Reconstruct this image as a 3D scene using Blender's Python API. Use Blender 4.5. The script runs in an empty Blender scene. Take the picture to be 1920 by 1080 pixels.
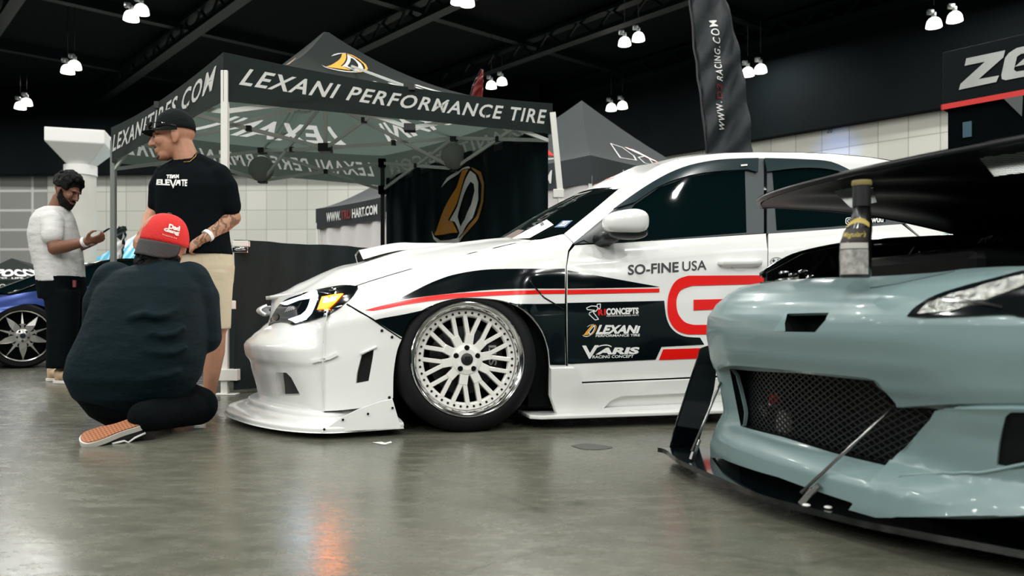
import bpy, bmesh, math, random
from mathutils import Vector, Matrix, Quaternion
from mathutils.bvhtree import BVHTree
from mathutils.interpolate import poly_3d_calc
from mathutils.geometry import tessellate_polygon
random.seed(7)
PI = math.pi
S = bpy.context.scene
COL = S.collection
# ---------------------------------------------------------------- camera
F, CX, HY, CH = 1500.0, 960.0, 585.0, 0.58      # focal length and horizon in 1920x1080 pixels, eye height in metres
cd = bpy.data.cameras.new('camera'); cam = bpy.data.objects.new('camera', cd); COL.objects.link(cam)
cam.location = (0, 0, CH); cam.rotation_euler = (PI / 2, 0, 0)
cd.sensor_width = 36; cd.lens = 36 * F / 1920; cd.shift_y = (HY - 540) / 1920
cd.clip_end = 200; cd.clip_start = 0.05
cd.dof.use_dof = True; cd.dof.focus_distance = 4.3; cd.dof.aperture_fstop = 3.4
S.camera = cam
# ---------------------------------------------------------------- world, exposure, hall light
S.view_settings.view_transform = 'Standard'; S.view_settings.look = 'None'
S.view_settings.gamma = 1; S.view_settings.use_curve_mapping = False
S.view_settings.exposure = 0.0
wd = bpy.data.worlds.new('hall_air'); S.world = wd; wd.use_nodes = True
wb = wd.node_tree.nodes['Background']; wb.inputs[0].default_value = (0.35, 0.75, 0.8, 1); wb.inputs[1].default_value = 0.012
CEIL_Z = 9.0
def area(name, loc, size, power, color=(1, 1, 1), rot=(0, 0, 0), spread=PI):
    l = bpy.data.lights.new(name, 'AREA'); l.shape = 'DISK'; l.size = size; l.energy = power; l.color = color; l.spread = spread
    o = bpy.data.objects.new(name, l); COL.objects.link(o); o.location = loc; o.rotation_euler = rot
    return o
LAMP_POWER = 170
WARM = (1.0, 0.995, 0.955)
for ix in range(-4, 3):            # the rows of hall lamps overhead and behind the photographer
    for iy in range(-2, 7):
        area('hall_lamp_light', (ix * 5.2 + (iy % 2) * 1.6, iy * 4.6 - 1.0, 7.9), 0.45, LAMP_POWER * (1.75 if iy < 0 else 0.9), WARM)
bl = bpy.data.lights.new('wall_wash_light', 'SPOT'); bl.energy = 1500; bl.color = (0.10, 0.28, 1.0); bl.spot_size = 0.2; bl.spot_blend = 1.0; bl.shadow_soft_size = 0.1
blo = bpy.data.objects.new('wall_wash_light', bl); COL.objects.link(blo); blo.location = (6.6, 15.0, 5.0)
blo.rotation_euler = (Vector((9.0, 22.1, 5.0)) - blo.location).to_track_quat('-Z', 'Y').to_euler()

# ---------------------------------------------------------------- helpers
def lin(c):
    return tuple((x / 255 / 12.92) if x / 255 <= 0.04045 else ((x / 255 + 0.055) / 1.055) ** 2.4 for x in c)
def W(px, py, Y): return Vector(((px - CX) / F * Y, Y, CH - (py - HY) / F * Y))
MATS = {}
def mat(name, rgb, rough=0.5, metal=0.0, spec=0.5, coat=0.0, emit=None, estr=0.0, trans=0.0, bump=0.0, bscale=40.0, mottle=0.0, mscale=3.0, sheen=0.0, alpha=1.0, stretch=None):
    if name in MATS: return MATS[name]
    m = bpy.data.materials.new(name); m.use_nodes = True; MATS[name] = m
    nt = m.node_tree; b = nt.nodes['Principled BSDF']; L = nt.links
    c = lin(rgb) + (1,)
    b.inputs['Base Color'].default_value = c; b.inputs['Roughness'].default_value = rough; b.inputs['Metallic'].default_value = metal
    b.inputs['Specular IOR Level'].default_value = spec; b.inputs['Coat Weight'].default_value = coat; b.inputs['Coat Roughness'].default_value = 0.04
    b.inputs['Transmission Weight'].default_value = trans; b.inputs['Sheen Weight'].default_value = sheen; b.inputs['Alpha'].default_value = alpha
    if emit: b.inputs['Emission Color'].default_value = lin(emit) + (1,); b.inputs['Emission Strength'].default_value = estr
    if mottle or bump:
        tc = nt.nodes.new('ShaderNodeTexCoord'); src = tc.outputs['Object']
        if stretch:
            mp = nt.nodes.new('ShaderNodeMapping'); mp.inputs['Scale'].default_value = stretch; L.new(src, mp.inputs[0]); src = mp.outputs[0]
    if mottle:
        n = nt.nodes.new('ShaderNodeTexNoise'); n.inputs['Scale'].default_value = mscale; n.inputs['Detail'].default_value = 6; L.new(src, n.inputs['Vector'])
        mr = nt.nodes.new('ShaderNodeMapRange'); mr.inputs[1].default_value = 0.3; mr.inputs[2].default_value = 0.7
        mr.inputs[3].default_value = 1 - mottle; mr.inputs[4].default_value = 1 + mottle; L.new(n.outputs['Fac'], mr.inputs[0])
        mx = nt.nodes.new('ShaderNodeVectorMath'); mx.operation = 'SCALE'; mx.inputs[0].default_value = c[:3]; L.new(mr.outputs[0], mx.inputs['Scale'])
        L.new(mx.outputs[0], b.inputs['Base Color'])
    if bump:
        n2 = nt.nodes.new('ShaderNodeTexNoise'); n2.inputs['Scale'].default_value = bscale; n2.inputs['Detail'].default_value = 4; L.new(src, n2.inputs['Vector'])
        bp = nt.nodes.new('ShaderNodeBump'); bp.inputs['Strength'].default_value = bump; bp.inputs['Distance'].default_value = 0.02
        L.new(n2.outputs['Fac'], bp.inputs['Height']); L.new(bp.outputs[0], b.inputs['Normal'])
    return m
def props(o, label=None, cat=None, group=None, kind=None):
    if label: o['label'] = label
    if cat: o['category'] = cat
    if group: o['group'] = group
    if kind: o['kind'] = kind
    return o
def thing(name, label, cat, loc=(0, 0, 0), rz=0.0, group=None):
    o = bpy.data.objects.new(name, None); COL.objects.link(o); o.location = loc; o.rotation_euler = (0, 0, rz); o.empty_display_size = 0.1
    return props(o, label, cat, group)
def obj(name, bm, m, parent=None, smooth=True, solid=0.0, soff=-1.0, bevel=0.0, label=None, angle=None):
    me = bpy.data.meshes.new(name)
    if isinstance(bm, bmesh.types.BMesh):
        bm.to_mesh(me); bm.free()
    else:
        me = bm
    for x in (m if isinstance(m, (list, tuple)) else [m]): me.materials.append(x)
    if 'cn' in me.attributes:
        at_ = me.attributes['cn']; ns = [tuple(Vector(d.vector).normalized()) for d in at_.data]; me.attributes.remove(at_)
        me.polygons.foreach_set('use_smooth', [True] * len(me.polygons)); me.normals_split_custom_set_from_vertices(ns)
    elif smooth:
        me.polygons.foreach_set('use_smooth', [True] * len(me.polygons))
        if angle: me.set_sharp_from_angle(angle=math.radians(angle))
    o = bpy.data.objects.new(name, me); COL.objects.link(o)
    if parent: o.parent = parent
    if solid:
        md = o.modifiers.new('solid', 'SOLIDIFY'); md.thickness = solid; md.offset = soff
    if bevel:
        md = o.modifiers.new('bevel', 'BEVEL'); md.width = bevel; md.segments = 2; md.limit_method = 'ANGLE'; md.angle_limit = 0.6
    if label: o['label'] = label
    return o
def BM(): return bmesh.new()
def box(bm, lo, hi, M=None):
    vs = [bm.verts.new((x, y, z)) for x in (lo[0], hi[0]) for y in (lo[1], hi[1]) for z in (lo[2], hi[2])]
    for f in ((0, 1, 3, 2), (4, 6, 7, 5), (0, 4, 5, 1), (2, 3, 7, 6), (0, 2, 6, 4), (1, 5, 7, 3)): bm.faces.new([vs[i] for i in f])
    if M:
        for v in vs: v.co = M @ v.co
    return bm
def bar(bm, a, b, w, h=None, up=(0, 0, 1)):
    a = Vector(a); b = Vector(b); h = h or w; d = (b - a); L = d.length; d.normalize(); up = Vector(up)
    if abs(d.dot(up)) > 0.95: up = Vector((1, 0, 0))
    x = d.cross(up).normalized(); y = x.cross(d)
    vs = [bm.verts.new(p + x * (i * w / 2) + y * (j * h / 2)) for p in (a, b) for i, j in ((-1, -1), (1, -1), (1, 1), (-1, 1))]
    for f in ((3, 2, 1, 0), (4, 5, 6, 7), (0, 1, 5, 4), (1, 2, 6, 5), (2, 3, 7, 6), (3, 0, 4, 7)): bm.faces.new([vs[i] for i in f])
    return bm
def tube(bm, pts, r, n=10, cap=True):
    pts = [Vector(p) for p in pts]; rs = r if isinstance(r, (list, tuple)) else [r] * len(pts); rings = []
    ref = None
    for i, p in enumerate(pts):
        d = (pts[min(i + 1, len(pts) - 1)] - pts[max(i - 1, 0)]).normalized()
        if ref is None: ref = Vector((0, 0, 1)) if abs(d.z) < 0.9 else Vector((1, 0, 0))
        x = d.cross(ref).normalized(); y = x.cross(d).normalized(); ref = y
        R = rs[i]; rx, ry = R if isinstance(R, (tuple, list)) else (R, R)
        rings.append([bm.verts.new(p + x * math.cos(2 * PI * k / n) * rx + y * math.sin(2 * PI * k / n) * ry) for k in range(n)])
    for a, b in zip(rings, rings[1:]):
        for k in range(n): bm.faces.new((a[k], a[(k + 1) % n], b[(k + 1) % n], b[k]))
    if cap: bm.faces.new(rings[0][::-1]); bm.faces.new(rings[-1])
    return bm
def lathe(bm, prof, n=48, M=None, closed=False):
    """prof: (radius, axis) pairs turned about the local y axis"""
    rings = []
    for r, a in prof:
        rings.append([bm.verts.new((r * math.cos(2 * PI * k / n), a, r * math.sin(2 * PI * k / n))) for k in range(n)])
    pr = list(zip(rings, rings[1:])) + ([(rings[-1], rings[0])] if closed else [])
    for a, b in pr:
        for k in range(n): bm.faces.new((a[k], a[(k + 1) % n], b[(k + 1) % n], b[k]))
    if M:
        for R in rings:
            for v in R: v.co = M @ v.co
    return bm
def cat1(pts, t):
    """Catmull-Rom through pts, t in 0..len-1"""
    n = len(pts); i = min(int(t), n - 2); f = t - i
    p = [pts[max(i - 1, 0)], pts[i], pts[i + 1], pts[min(i + 2, n - 1)]]
    return [0.5 * (2 * b + (c - a) * f + (2 * a - 5 * b + 4 * c - d) * f * f + (3 * b - a - 3 * c + d) * f ** 3) for a, b, c, d in zip(*p)]
def sm(pts, k=6):
    """smooth open curve through pts"""
    out = []
    for i in range((len(pts) - 1) * k + 1): out.append(tuple(cat1(pts, i / k)))
    return out
def lerp_tab(tab, x):
    if x <= tab[0][0]: return tab[0][1]
    for (a, va), (b, vb) in zip(tab, tab[1:]):
        if x <= b:
            f = (x - a) / (b - a); f = f * f * (3 - 2 * f) * 0.5 + f * 0.5
            return va + (vb - va) * f
    return tab[-1][1]
def grid(fn, nu, nv, flip=False):
    bm = BM(); vs = [[bm.verts.new(fn(i / nu, j / nv)) for j in range(nv + 1)] for i in range(nu + 1)]
    for i in range(nu):
        for j in range(nv):
            q = (vs[i][j], vs[i + 1][j], vs[i + 1][j + 1], vs[i][j + 1])
            bm.faces.new(q[::-1] if flip else q)
    return bm
def patch(rows, nu, nv, flip=False):
    """smooth surface through a net of control points rows[r][c]"""
    R, C = len(rows), len(rows[0])
    def fn(s, t):
        col = [cat1([tuple(p) for p in row], t * (C - 1)) for row in rows]
        return Vector(cat1(col, s * (R - 1)))
    return grid(fn, nu, nv, flip)
def flat_poly(outer, holes=(), step=None, step2=None):
    """2D polygon with holes as a triangulated bmesh, cut on a grid so that it can follow a curved surface"""
    loops = [[Vector((p[0], p[1], 0)) for p in outer]] + [[Vector((p[0], p[1], 0)) for p in h] for h in holes]
    flat = [p for l in loops for p in l]
    bm = BM(); vs = [bm.verts.new(p) for p in flat]
    if holes:
        k = 0
        for l in loops:
            for i in range(len(l)): bm.edges.new((vs[k + i], vs[k + (i + 1) % len(l)]))
            k += len(l)
        bmesh.ops.triangle_fill(bm, edges=bm.edges[:], use_beauty=True, use_dissolve=False, normal=(0, 0, 1))
    else:
        for t in tessellate_polygon(loops):
            try: bm.faces.new([vs[i] for i in t])
            except ValueError: pass
    bmesh.ops.recalc_face_normals(bm, faces=bm.faces[:])
    if step: cut_grid(bm, step, step2 or step)
    return bm
def cut_grid(bm, sx, sy):
    for ax, s in ((0, sx), (1, sy)):
        c = [v.co[ax] for v in bm.verts]
        if not c: return
        k = math.floor(min(c) / s) + 1
        while k * s < max(c) - 1e-6:
            no = Vector((1, 0, 0)) if ax == 0 else Vector((0, 1, 0))
            bmesh.ops.bisect_plane(bm, geom=bm.verts[:] + bm.edges[:] + bm.faces[:], plane_co=no * (k * s), plane_no=no, dist=s * 1e-3)
            k += 1
def text_bm(s, bold=0.0, res=3, spacing=1.0, wordsp=1.0):
    """lettering as a flat bmesh scaled to the unit square"""
    cu = bpy.data.curves.new('t', 'FONT'); cu.body = s; cu.offset = bold; cu.resolution_u = res; cu.space_character = spacing; cu.space_word = wordsp
    o = bpy.data.objects.new('t', cu); COL.objects.link(o); bpy.context.view_layer.update()
    me = o.evaluated_get(bpy.context.evaluated_depsgraph_get()).to_mesh()
    bm = BM(); bm.from_mesh(me)
    bpy.data.objects.remove(o); bpy.data.curves.remove(cu)
    xs = [v.co.x for v in bm.verts]; ys = [v.co.y for v in bm.verts]
    x0, x1, y0, y1 = min(xs), max(xs), min(ys), max(ys)
    for v in bm.verts: v.co = Vector(((v.co.x - x0) / (x1 - x0), (v.co.y - y0) / (y1 - y0), 0))
    return bm
def quad_map(bm, q):
    """unit square -> quad TL,TR,BR,BL (2D or 3D points)"""
    tl, tr, br, bl_ = [Vector(p) if len(p) == 3 else Vector((p[0], p[1], 0)) for p in q]
    for v in bm.verts:
        x, y = v.co.x, v.co.y
        v.co = (bl_ * (1 - x) + br * x) * (1 - y) + (tl * (1 - x) + tr * x) * y
    return bm
def join(bms):
    out = BM()
    for b in bms:
        me = bpy.data.meshes.new('j'); b.to_mesh(me); b.free(); out.from_mesh(me); bpy.data.meshes.remove(me)
    return out
def dress(bm, surf, flange=0.0):
    """give a piece cut from a surface that surface's smooth normals, and turn its rim inwards by flange"""
    bmesh.ops.remove_doubles(bm, verts=bm.verts[:], dist=2e-5)
    ly = bm.verts.layers.float_vector.new('cn')
    for v in bm.verts: v[ly] = surf.normal_at(v.co)
    bm.normal_update(); bad = []
    for f in bm.faces:
        a = Vector((0, 0, 0))
        for v in f.verts: a += v[ly]
        if a.dot(f.normal) < 0: bad.append(f)
    if bad: bmesh.ops.reverse_faces(bm, faces=bad)
    if flange:
        for e in [e for e in bm.edges if len(e.link_faces) == 1]:
            a, b = e.verts; f = e.link_faces[0]; na, nb = Vector(a[ly]), Vector(b[ly]); d = b.co - a.co
            if d.length < 1e-6: continue
            o = d.cross(na).normalized()
            if o.dot(f.calc_center_median() - a.co) > 0: o = -o
            q = [bm.verts.new(p) for p in (a.co, b.co, b.co - nb * flange, a.co - na * flange)]
            for v in q: v[ly] = o
            nf = bm.faces.new(q); nf.normal_update()
            if nf.normal.dot(o) < 0: nf.normal_flip()
    return bm
class Surf:
    def __init__(s, bm, fr, px, py):
        bm.normal_update(); bm.faces.ensure_lookup_table(); bm.verts.ensure_lookup_table(); s.bm = bm; s.bvh = BVHTree.FromBMesh(bm); s.sign = 1
        d = fr.ray(px, py).normalized(); p, n, i, t = s.bvh.ray_cast(fr.c, d)
        if p is not None and n.dot(d) > 0: s.sign = -1
    def ray_cast(s, o, d): return s.bvh.ray_cast(o, d)
    def find_nearest(s, p): return s.bvh.find_nearest(p)
    def normal_at(s, p):
        q, n, i, d = s.bvh.find_nearest(p); f = s.bm.faces[i]; vs = f.verts[:]
        w = poly_3d_calc([v.co for v in vs], q); r = Vector((0, 0, 0))
        for v, k in zip(vs, w): r += v.normal * k
        return (r.normalized() if r.length > 1e-6 else n) * s.sign
def mirror(bm, c, axis=1, keep=True):
    """add the mirrored half about local axis = c"""
    if keep:
        g = bmesh.ops.duplicate(bm, geom=bm.verts[:] + bm.edges[:] + bm.faces[:])['geom']
    else: g = bm.verts[:] + bm.faces[:]
    ly = bm.verts.layers.float_vector.get('cn')
    for e in g:
        if isinstance(e, bmesh.types.BMVert):
            e.co[axis] = 2 * c - e.co[axis]
            if ly: n = e[ly]; n[axis] = -n[axis]; e[ly] = n
    bmesh.ops.reverse_faces(bm, faces=[e for e in g if isinstance(e, bmesh.types.BMFace)])
    return bm
def pair(name, bm, m, parent, c, two=True, **k):
    """a piece and its mirror image on the other flank, each an object of its own"""
    b2 = mirror(bm.copy(), c, 1, False) if two else None
    o = obj(name, bm, m, parent, **k)
    if two: obj(name, b2, m, parent, **k)
    return o
class Frame:
    """local frame of a thing standing at (ox, oy), turned by th: pixel rays are met with planes or surfaces of the thing itself"""
    def __init__(s, ox, oy, th):
        s.o = Vector((ox, oy, 0)); s.th = th; s.M = Matrix.Translation(s.o) @ Matrix.Rotation(th, 4, 'Z'); s.I = s.M.inverted()
        s.c = s.I @ Vector((0, 0, CH)); s.R = s.I.to_3x3()
    def ray(s, px, py): return s.R @ Vector(((px - CX) / F, 1, -(py - HY) / F))
    def ax(s, px, py, a, val):
        d = s.ray(px, py); return s.c + d * ((val - s.c[a]) / d[a])
    def pu(s, px, py, u): return s.ax(px, py, 0, u)
    def pv(s, px, py, v): return s.ax(px, py, 1, v)
    def pz(s, px, py, z): return s.ax(px, py, 2, z)
    def hit(s, bvh, px, py, off=0.0):
        d = s.ray(px, py).normalized()
        p, n, i, t = bvh.ray_cast(s.c, d)
        if p is None:
            best = None
            t0 = (s.hint if hasattr(s, 'hint') else 4.0)
            for k in range(60):
                q = s.c + d * (t0 - 1.2 + k * 0.06)
                r = bvh.find_nearest(q)
                if best is None or r[3] < best[3]: best = r
            p, n = best[0], best[1]
        if n.dot(d) > 0: n = -n
        return p + n * off
    def cast(s, bvh, bm, off=0.0, flange=0.0):
        for v in bm.verts: v.co = s.hit(bvh, v.co.x, v.co.y, off)
        return dress(bm, bvh, flange)
    def panel(s, bvh, outer, holes=(), step=14, off=0.0, flange=0.0): return s.cast(bvh, flat_poly(outer, holes, step), off, flange)
    def text(s, bvh, string, q, off=0.003, step=25, **k):
        bm = quad_map(text_bm(string, **k), q); cut_grid(bm, step, step); return s.cast(bvh, bm, off)
def logo_shapes():
    """the two-tone crescent emblem as (colour, outer, holes) in a 285 x 415 box, y down"""
    return [('white', [(62, 100), (90, 55), (130, 22), (175, 5), (210, 0), (215, 9), (170, 15), (130, 40), (90, 75)], []),
            ('orange', [(172, 18), (208, 14), (130, 205), (100, 280), (118, 288), (145, 345), (20, 360), (80, 215)], []),
            ('white', [(215, 22), (107, 282), (128, 288), (160, 345), (140, 378), (185, 345), (230, 270), (252, 170), (250, 80), (236, 40)],
             [[(218, 80), (148, 240), (143, 262), (168, 312), (198, 275), (223, 200), (234, 125), (230, 90)]]),
            ('tan', [(218, 3), (262, 25), (283, 90), (280, 180), (255, 270), (215, 340), (160, 388), (152, 382), (205, 330), (245, 260), (266, 180), (268, 95), (250, 42), (222, 14)], []),
            ('white', [(0, 335), (20, 368), (60, 385), (110, 385), (160, 370), (215, 340), (160, 392), (100, 415), (50, 405), (15, 380)], [])]
# ---------------------------------------------------------------- materials
M_white = mat('white_car_paint', (232, 233, 230), 0.22, coat=0.6)
M_wht2 = mat('white_plain', (225, 225, 222), 0.4)
M_black = mat('gloss_black_vinyl', (6, 14, 17), 0.12, coat=0.3)
M_red = mat('red_vinyl', (232, 22, 16), 0.25, coat=0.3)
M_rubber = mat('tyre_rubber', (5, 8, 9), 0.6, spec=0.25)
M_dark = mat('dark_void', (3, 7, 8), 0.7, spec=0.1)
M_trim = mat('satin_black_trim', (22, 30, 32), 0.35)
M_pillar = mat('pillar_grey', (46, 58, 60), 0.4)
M_visor = mat('smoked_visor', (40, 54, 58), 0.16)
M_glass = mat('dark_tinted_glass', (5, 18, 20), 0.03, spec=0.3)
M_chrome = mat('chrome', (225, 226, 225), 0.12, metal=1.0)
M_steel = mat('brushed_steel', (150, 152, 150), 0.3, metal=1.0)
M_bolt = mat('dark_bolt', (40, 42, 42), 0.3, metal=1.0)
M_rim = mat('white_wheel_face', (226, 224, 218), 0.25, coat=0.4)
M_green = mat('grey_green_satin_paint', (112, 134, 135), 0.30, spec=0.5, coat=0.15)
M_orange = mat('print_orange', (238, 160, 30), 0.6)
M_tan = mat('print_tan', (170, 122, 50), 0.6)
M_print = mat('print_white', (225, 226, 222), 0.6)
M_ink = mat('print_black', (12, 18, 22), 0.4)
M_pole = mat('white_powder_coat', (222, 222, 216), 0.35)
M_joint = mat('black_plastic', (9, 13, 14), 0.45)
M_alu = mat('aluminium_bar', (196, 202, 196), 0.45)
def fabric(name, rgb, transl, rgb_t, scale=5.0, strength=0.35):
    if name in MATS: return MATS[name]
    m = mat(name, rgb, 0.75, spec=0.25, bump=strength, bscale=scale, stretch=(1, 1, 0.5))
    nt = m.node_tree; b = nt.nodes['Principled BSDF']; out = nt.nodes['Material Output']
    t = nt.nodes.new('ShaderNodeBsdfTranslucent'); t.inputs[0].default_value = lin(rgb_t) + (1,)
    mx = nt.nodes.new('ShaderNodeMixShader'); mx.inputs[0].default_value = transl
    nt.links.new(b.outputs[0], mx.inputs[1]); nt.links.new(t.outputs[0], mx.inputs[2]); nt.links.new(mx.outputs[0], out.inputs[0])
    return m
M_canopy = fabric('charcoal_canopy_cloth', (24, 32, 32), 0.34, (112, 128, 119))
M_canopy2 = fabric('slate_canopy_cloth', (62, 68, 70), 0.2, (110, 115, 118))
M_printc = fabric('print_white_cloth', (232, 234, 230), 0.32, (245, 246, 243), 5, .1)
M_drape = mat('black_drape_cloth', (26, 37, 38), 0.8, spec=0.2, bump=0.8, bscale=3.5, stretch=(1, 1, 0.35))
M_sheet = mat('white_sheet_cloth', (214, 210, 208), 0.8, bump=0.6, bscale=4.0)
# ---------------------------------------------------------------- hall: floor, walls, ceiling
def floor_mat():
    m = bpy.data.materials.new('polished_concrete'); m.use_nodes = True; nt = m.node_tree; L = nt.links; N = nt.nodes.new
    b = nt.nodes['Principled BSDF']; tc = N('ShaderNodeTexCoord')
    def noise(scale, detail=6, rough=0.6, st=None):
        n = N('ShaderNodeTexNoise'); n.inputs['Scale'].default_value = scale; n.inputs['Detail'].default_value = detail; n.inputs['Roughness'].default_value = rough
        if st:
            mp = N('ShaderNodeMapping'); mp.inputs['Scale'].default_value = st; mp.inputs['Rotation'].default_value = (0, 0, 0.5); L.new(tc.outputs['Object'], mp.inputs[0]); L.new(mp.outputs[0], n.inputs[0])
        else: L.new(tc.outputs['Object'], n.inputs[0])
        return n
    n1 = noise(0.9, 8, 0.65); n2 = noise(7, 8, 0.7, (1, 2.2, 1)); n3 = noise(2.2, 3, 0.5)
    r = N('ShaderNodeValToRGB'); r.color_ramp.elements[0].position = 0.3; r.color_ramp.elements[1].position = 0.7
    r.color_ramp.elements[0].color = lin((66, 68, 58)) + (1,); r.color_ramp.elements[1].color = lin((108, 108, 96)) + (1,)
    ad = N('ShaderNodeMath'); ad.operation = 'MULTIPLY_ADD'; ad.inputs[1].default_value = 0.45; L.new(n2.outputs[0], ad.inputs[0])
    sc = N('ShaderNodeMath'); sc.operation = 'MULTIPLY'; sc.inputs[1].default_value = 0.55; L.new(n1.outputs[0], sc.inputs[0]); L.new(sc.outputs[0], ad.inputs[2])
    L.new(ad.outputs[0], r.inputs[0])
    # hairline cracks
    vo = N('ShaderNodeTexVoronoi'); vo.feature = 'DISTANCE_TO_EDGE'; vo.inputs['Scale'].default_value = 0.42
    mixv = N('ShaderNodeMixRGB'); mixv.inputs[0].default_value = 0.22; L.new(tc.outputs['Object'], mixv.inputs[1]); L.new(n3.outputs['Color'], mixv.inputs[2]); L.new(mixv.outputs[0], vo.inputs[0])
    cr = N('ShaderNodeMapRange'); cr.inputs[1].default_value = 0.0; cr.inputs[2].default_value = 0.006; cr.inputs[3].default_value = 0.78; cr.inputs[4].default_value = 1.0; L.new(vo.outputs[0], cr.inputs[0])
    mu = N('ShaderNodeMixRGB'); mu.blend_type = 'MULTIPLY'; mu.inputs[0].default_value = 1; L.new(r.outputs[0], mu.inputs[1]); L.new(cr.outputs[0], mu.inputs[2])
    L.new(mu.outputs[0], b.inputs['Base Color'])
    rr = N('ShaderNodeMapRange'); rr.inputs[1].default_value = 0.3; rr.inputs[2].default_value = 0.7; rr.inputs[3].default_value = 0.19; rr.inputs[4].default_value = 0.33; L.new(n2.outputs[0], rr.inputs[0])
    L.new(rr.outputs[0], b.inputs['Roughness']); b.inputs['Specular IOR Level'].default_value = 0.6
    bp = N('ShaderNodeBump'); bp.inputs['Strength'].default_value = 0.06; bp.inputs['Distance'].default_value = 0.01
    n4 = noise(14, 3, 0.5); L.new(n4.outputs[0], bp.inputs['Height']); L.new(bp.outputs[0], b.inputs['Normal'])
    return m
bm = BM(); box(bm, (-26, -12, -0.1), (22, 42, 0)); props(obj('floor', bm, floor_mat(), smooth=False), kind='structure')
def tile_mat(name, rgb, mortar, w, h, ms=0.006, off=0.0, dirt=0.06):
    m = bpy.data.materials.new(name); m.use_nodes = True; nt = m.node_tree; N = nt.nodes.new; L = nt.links; b = nt.nodes['Principled BSDF']
    tc = N('ShaderNodeTexCoord'); br = N('ShaderNodeTexBrick'); br.offset = off; br.inputs['Scale'].default_value = 1.0
    sx = N('ShaderNodeSeparateXYZ'); cx = N('ShaderNodeCombineXYZ'); L.new(tc.outputs['Object'], sx.inputs[0]); L.new(sx.outputs[0], cx.inputs[0]); L.new(sx.outputs[2], cx.inputs[1])
    L.new(cx.outputs[0], br.inputs[0])
    br.inputs['Color1'].default_value = lin(rgb) + (1,); br.inputs['Color2'].default_value = lin(tuple(c * (1 - dirt) for c in rgb)) + (1,); br.inputs['Mortar'].default_value = lin(mortar) + (1,)
    br.inputs['Brick Width'].default_value = w; br.inputs['Row Height'].default_value = h; br.inputs['Mortar Size'].default_value = ms; br.inputs['Mortar Smooth'].default_value = 0.2
    L.new(br.outputs[0], b.inputs['Base Color']); b.inputs['Roughness'].default_value = 0.6
    return m
ZT = 5.72
def wall(name, a, b_, z0, z1, m, th=0.25):
    a = Vector((a[0], a[1], 0)); b_ = Vector((b_[0], b_[1], 0)); d = b_ - a
    bm = BM(); box(bm, (0, 0, z0), (d.length, th, z1))
    o = obj(name, bm, m, smooth=False); o.location = a; o.rotation_euler = (0, 0, math.atan2(d.y, d.x)); return props(o, kind='structure')
m_tile = tile_mat('wall_panel_tiles', (205, 205, 196), (150, 152, 146), 0.77, 0.73, 0.012)
m_part = tile_mat('partition_panels', (150, 150, 147), (205, 205, 200), 1.3, 0.74, 0.05)
wall('wall_back', (-17.6, 30.3), (1.2, 29.2), 0, ZT, m_tile)
wall('wall_left', (-26, 30.6), (-17.6, 30.35), 0, ZT, m_part)
wall('wall_right', (1.2, 30.2), (19.0, 11.8), 0, ZT - 0.05, m_tile)
M_ceil = mat('black_ceiling', (4, 12, 15), 0.85, spec=0.15, mottle=0.35, mscale=0.5)
M_steelblk = mat('black_painted_steel', (9, 24, 28), 0.45, spec=0.35)
wall('wall_soffit', (-26, 30.2), (1.0, 28.7), ZT, CEIL_Z, M_ceil, 0.3)
wall('wall_soffit_right', (1.0, 29.9), (19.0, 11.3), ZT - 0.05, CEIL_Z, M_ceil, 0.3)
bm = BM(); box(bm, (-26, -12, CEIL_Z), (22, 42, CEIL_Z + 0.1)); props(obj('ceiling', bm, M_ceil, smooth=False), kind='structure')
D = Vector((10.9, -12.4, 0)).normalized(); Pn = Vector((D.y, -D.x, 0))
k = 0
for c in range(-5, 7):
    o0 = Vector((-6.3, 19.4, 0)) + Pn * (-c * 4.2)
    a = o0 - D * 24; b_ = o0 + D * 26; z = 8.35
    bm = BM(); bar(bm, a + Vector((0, 0, z)), b_ + Vector((0, 0, z)), 0.3, 0.12); bar(bm, a + Vector((0, 0, z + .5)), b_ + Vector((0, 0, z + .5)), 0.3, 0.1)
    for j in range(40):
        p = a + D * (j * 1.25); bar(bm, p + Vector((0, 0, z)), p + D * 0.62 + Vector((0, 0, z + .5)), 0.06); bar(bm, p + D * 0.62 + Vector((0, 0, z + .5)), p + D * 1.25 + Vector((0, 0, z)), 0.06)
    k += 1; props(obj('trim_%d' % k, bm, M_steelblk, smooth=False), kind='structure')
for c in range(-3, 5):
    o0 = Vector((-2, 15, 0)) + D * (c * 5.5)
    a = o0 - Pn * 24; b_ = o0 + Pn * 24; z = 8.85
    bm = BM(); bar(bm, a + Vector((0, 0, z)), b_ + Vector((0, 0, z)), 0.25, 0.3)
    k += 1; props(obj('trim_%d' % k, bm, M_steelblk, smooth=False), kind='structure')
# round concrete column with a flared capital
M_conc = mat('pale_concrete', (196, 195, 188), 0.7, mottle=0.1, mscale=1.2)
col = thing('column', 'pale round concrete column with a flared slab capital behind the man in the white shirt', 'column', (-11.0, 20.4, 0))
def ngon_prism(bm, rings, n=8, rot=PI / 8):
    rr = []
    for rx, ry, z in rings: rr.append([bm.verts.new((rx * math.cos(2 * PI * q / n + rot), ry * math.sin(2 * PI * q / n + rot), z)) for q in range(n)])
    for a, b_ in zip(rr, rr[1:]):
        for q in range(n): bm.faces.new((a[q], a[(q + 1) % n], b_[(q + 1) % n], b_[q]))
    bm.faces.new(rr[0][::-1]); bm.faces.new(rr[-1])
obj('shaft', (lambda b: (ngon_prism(b, [(0.36, 0.36, 0), (0.36, 0.36, 4.05)], 40), b)[1])(BM()), M_conc, col, angle=40)
obj('collar', (lambda b: (ngon_prism(b, [(0.385, 0.385, 4.05), (0.385, 0.385, 4.3)], 40), b)[1])(BM()), M_wht2, col, angle=40)
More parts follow.
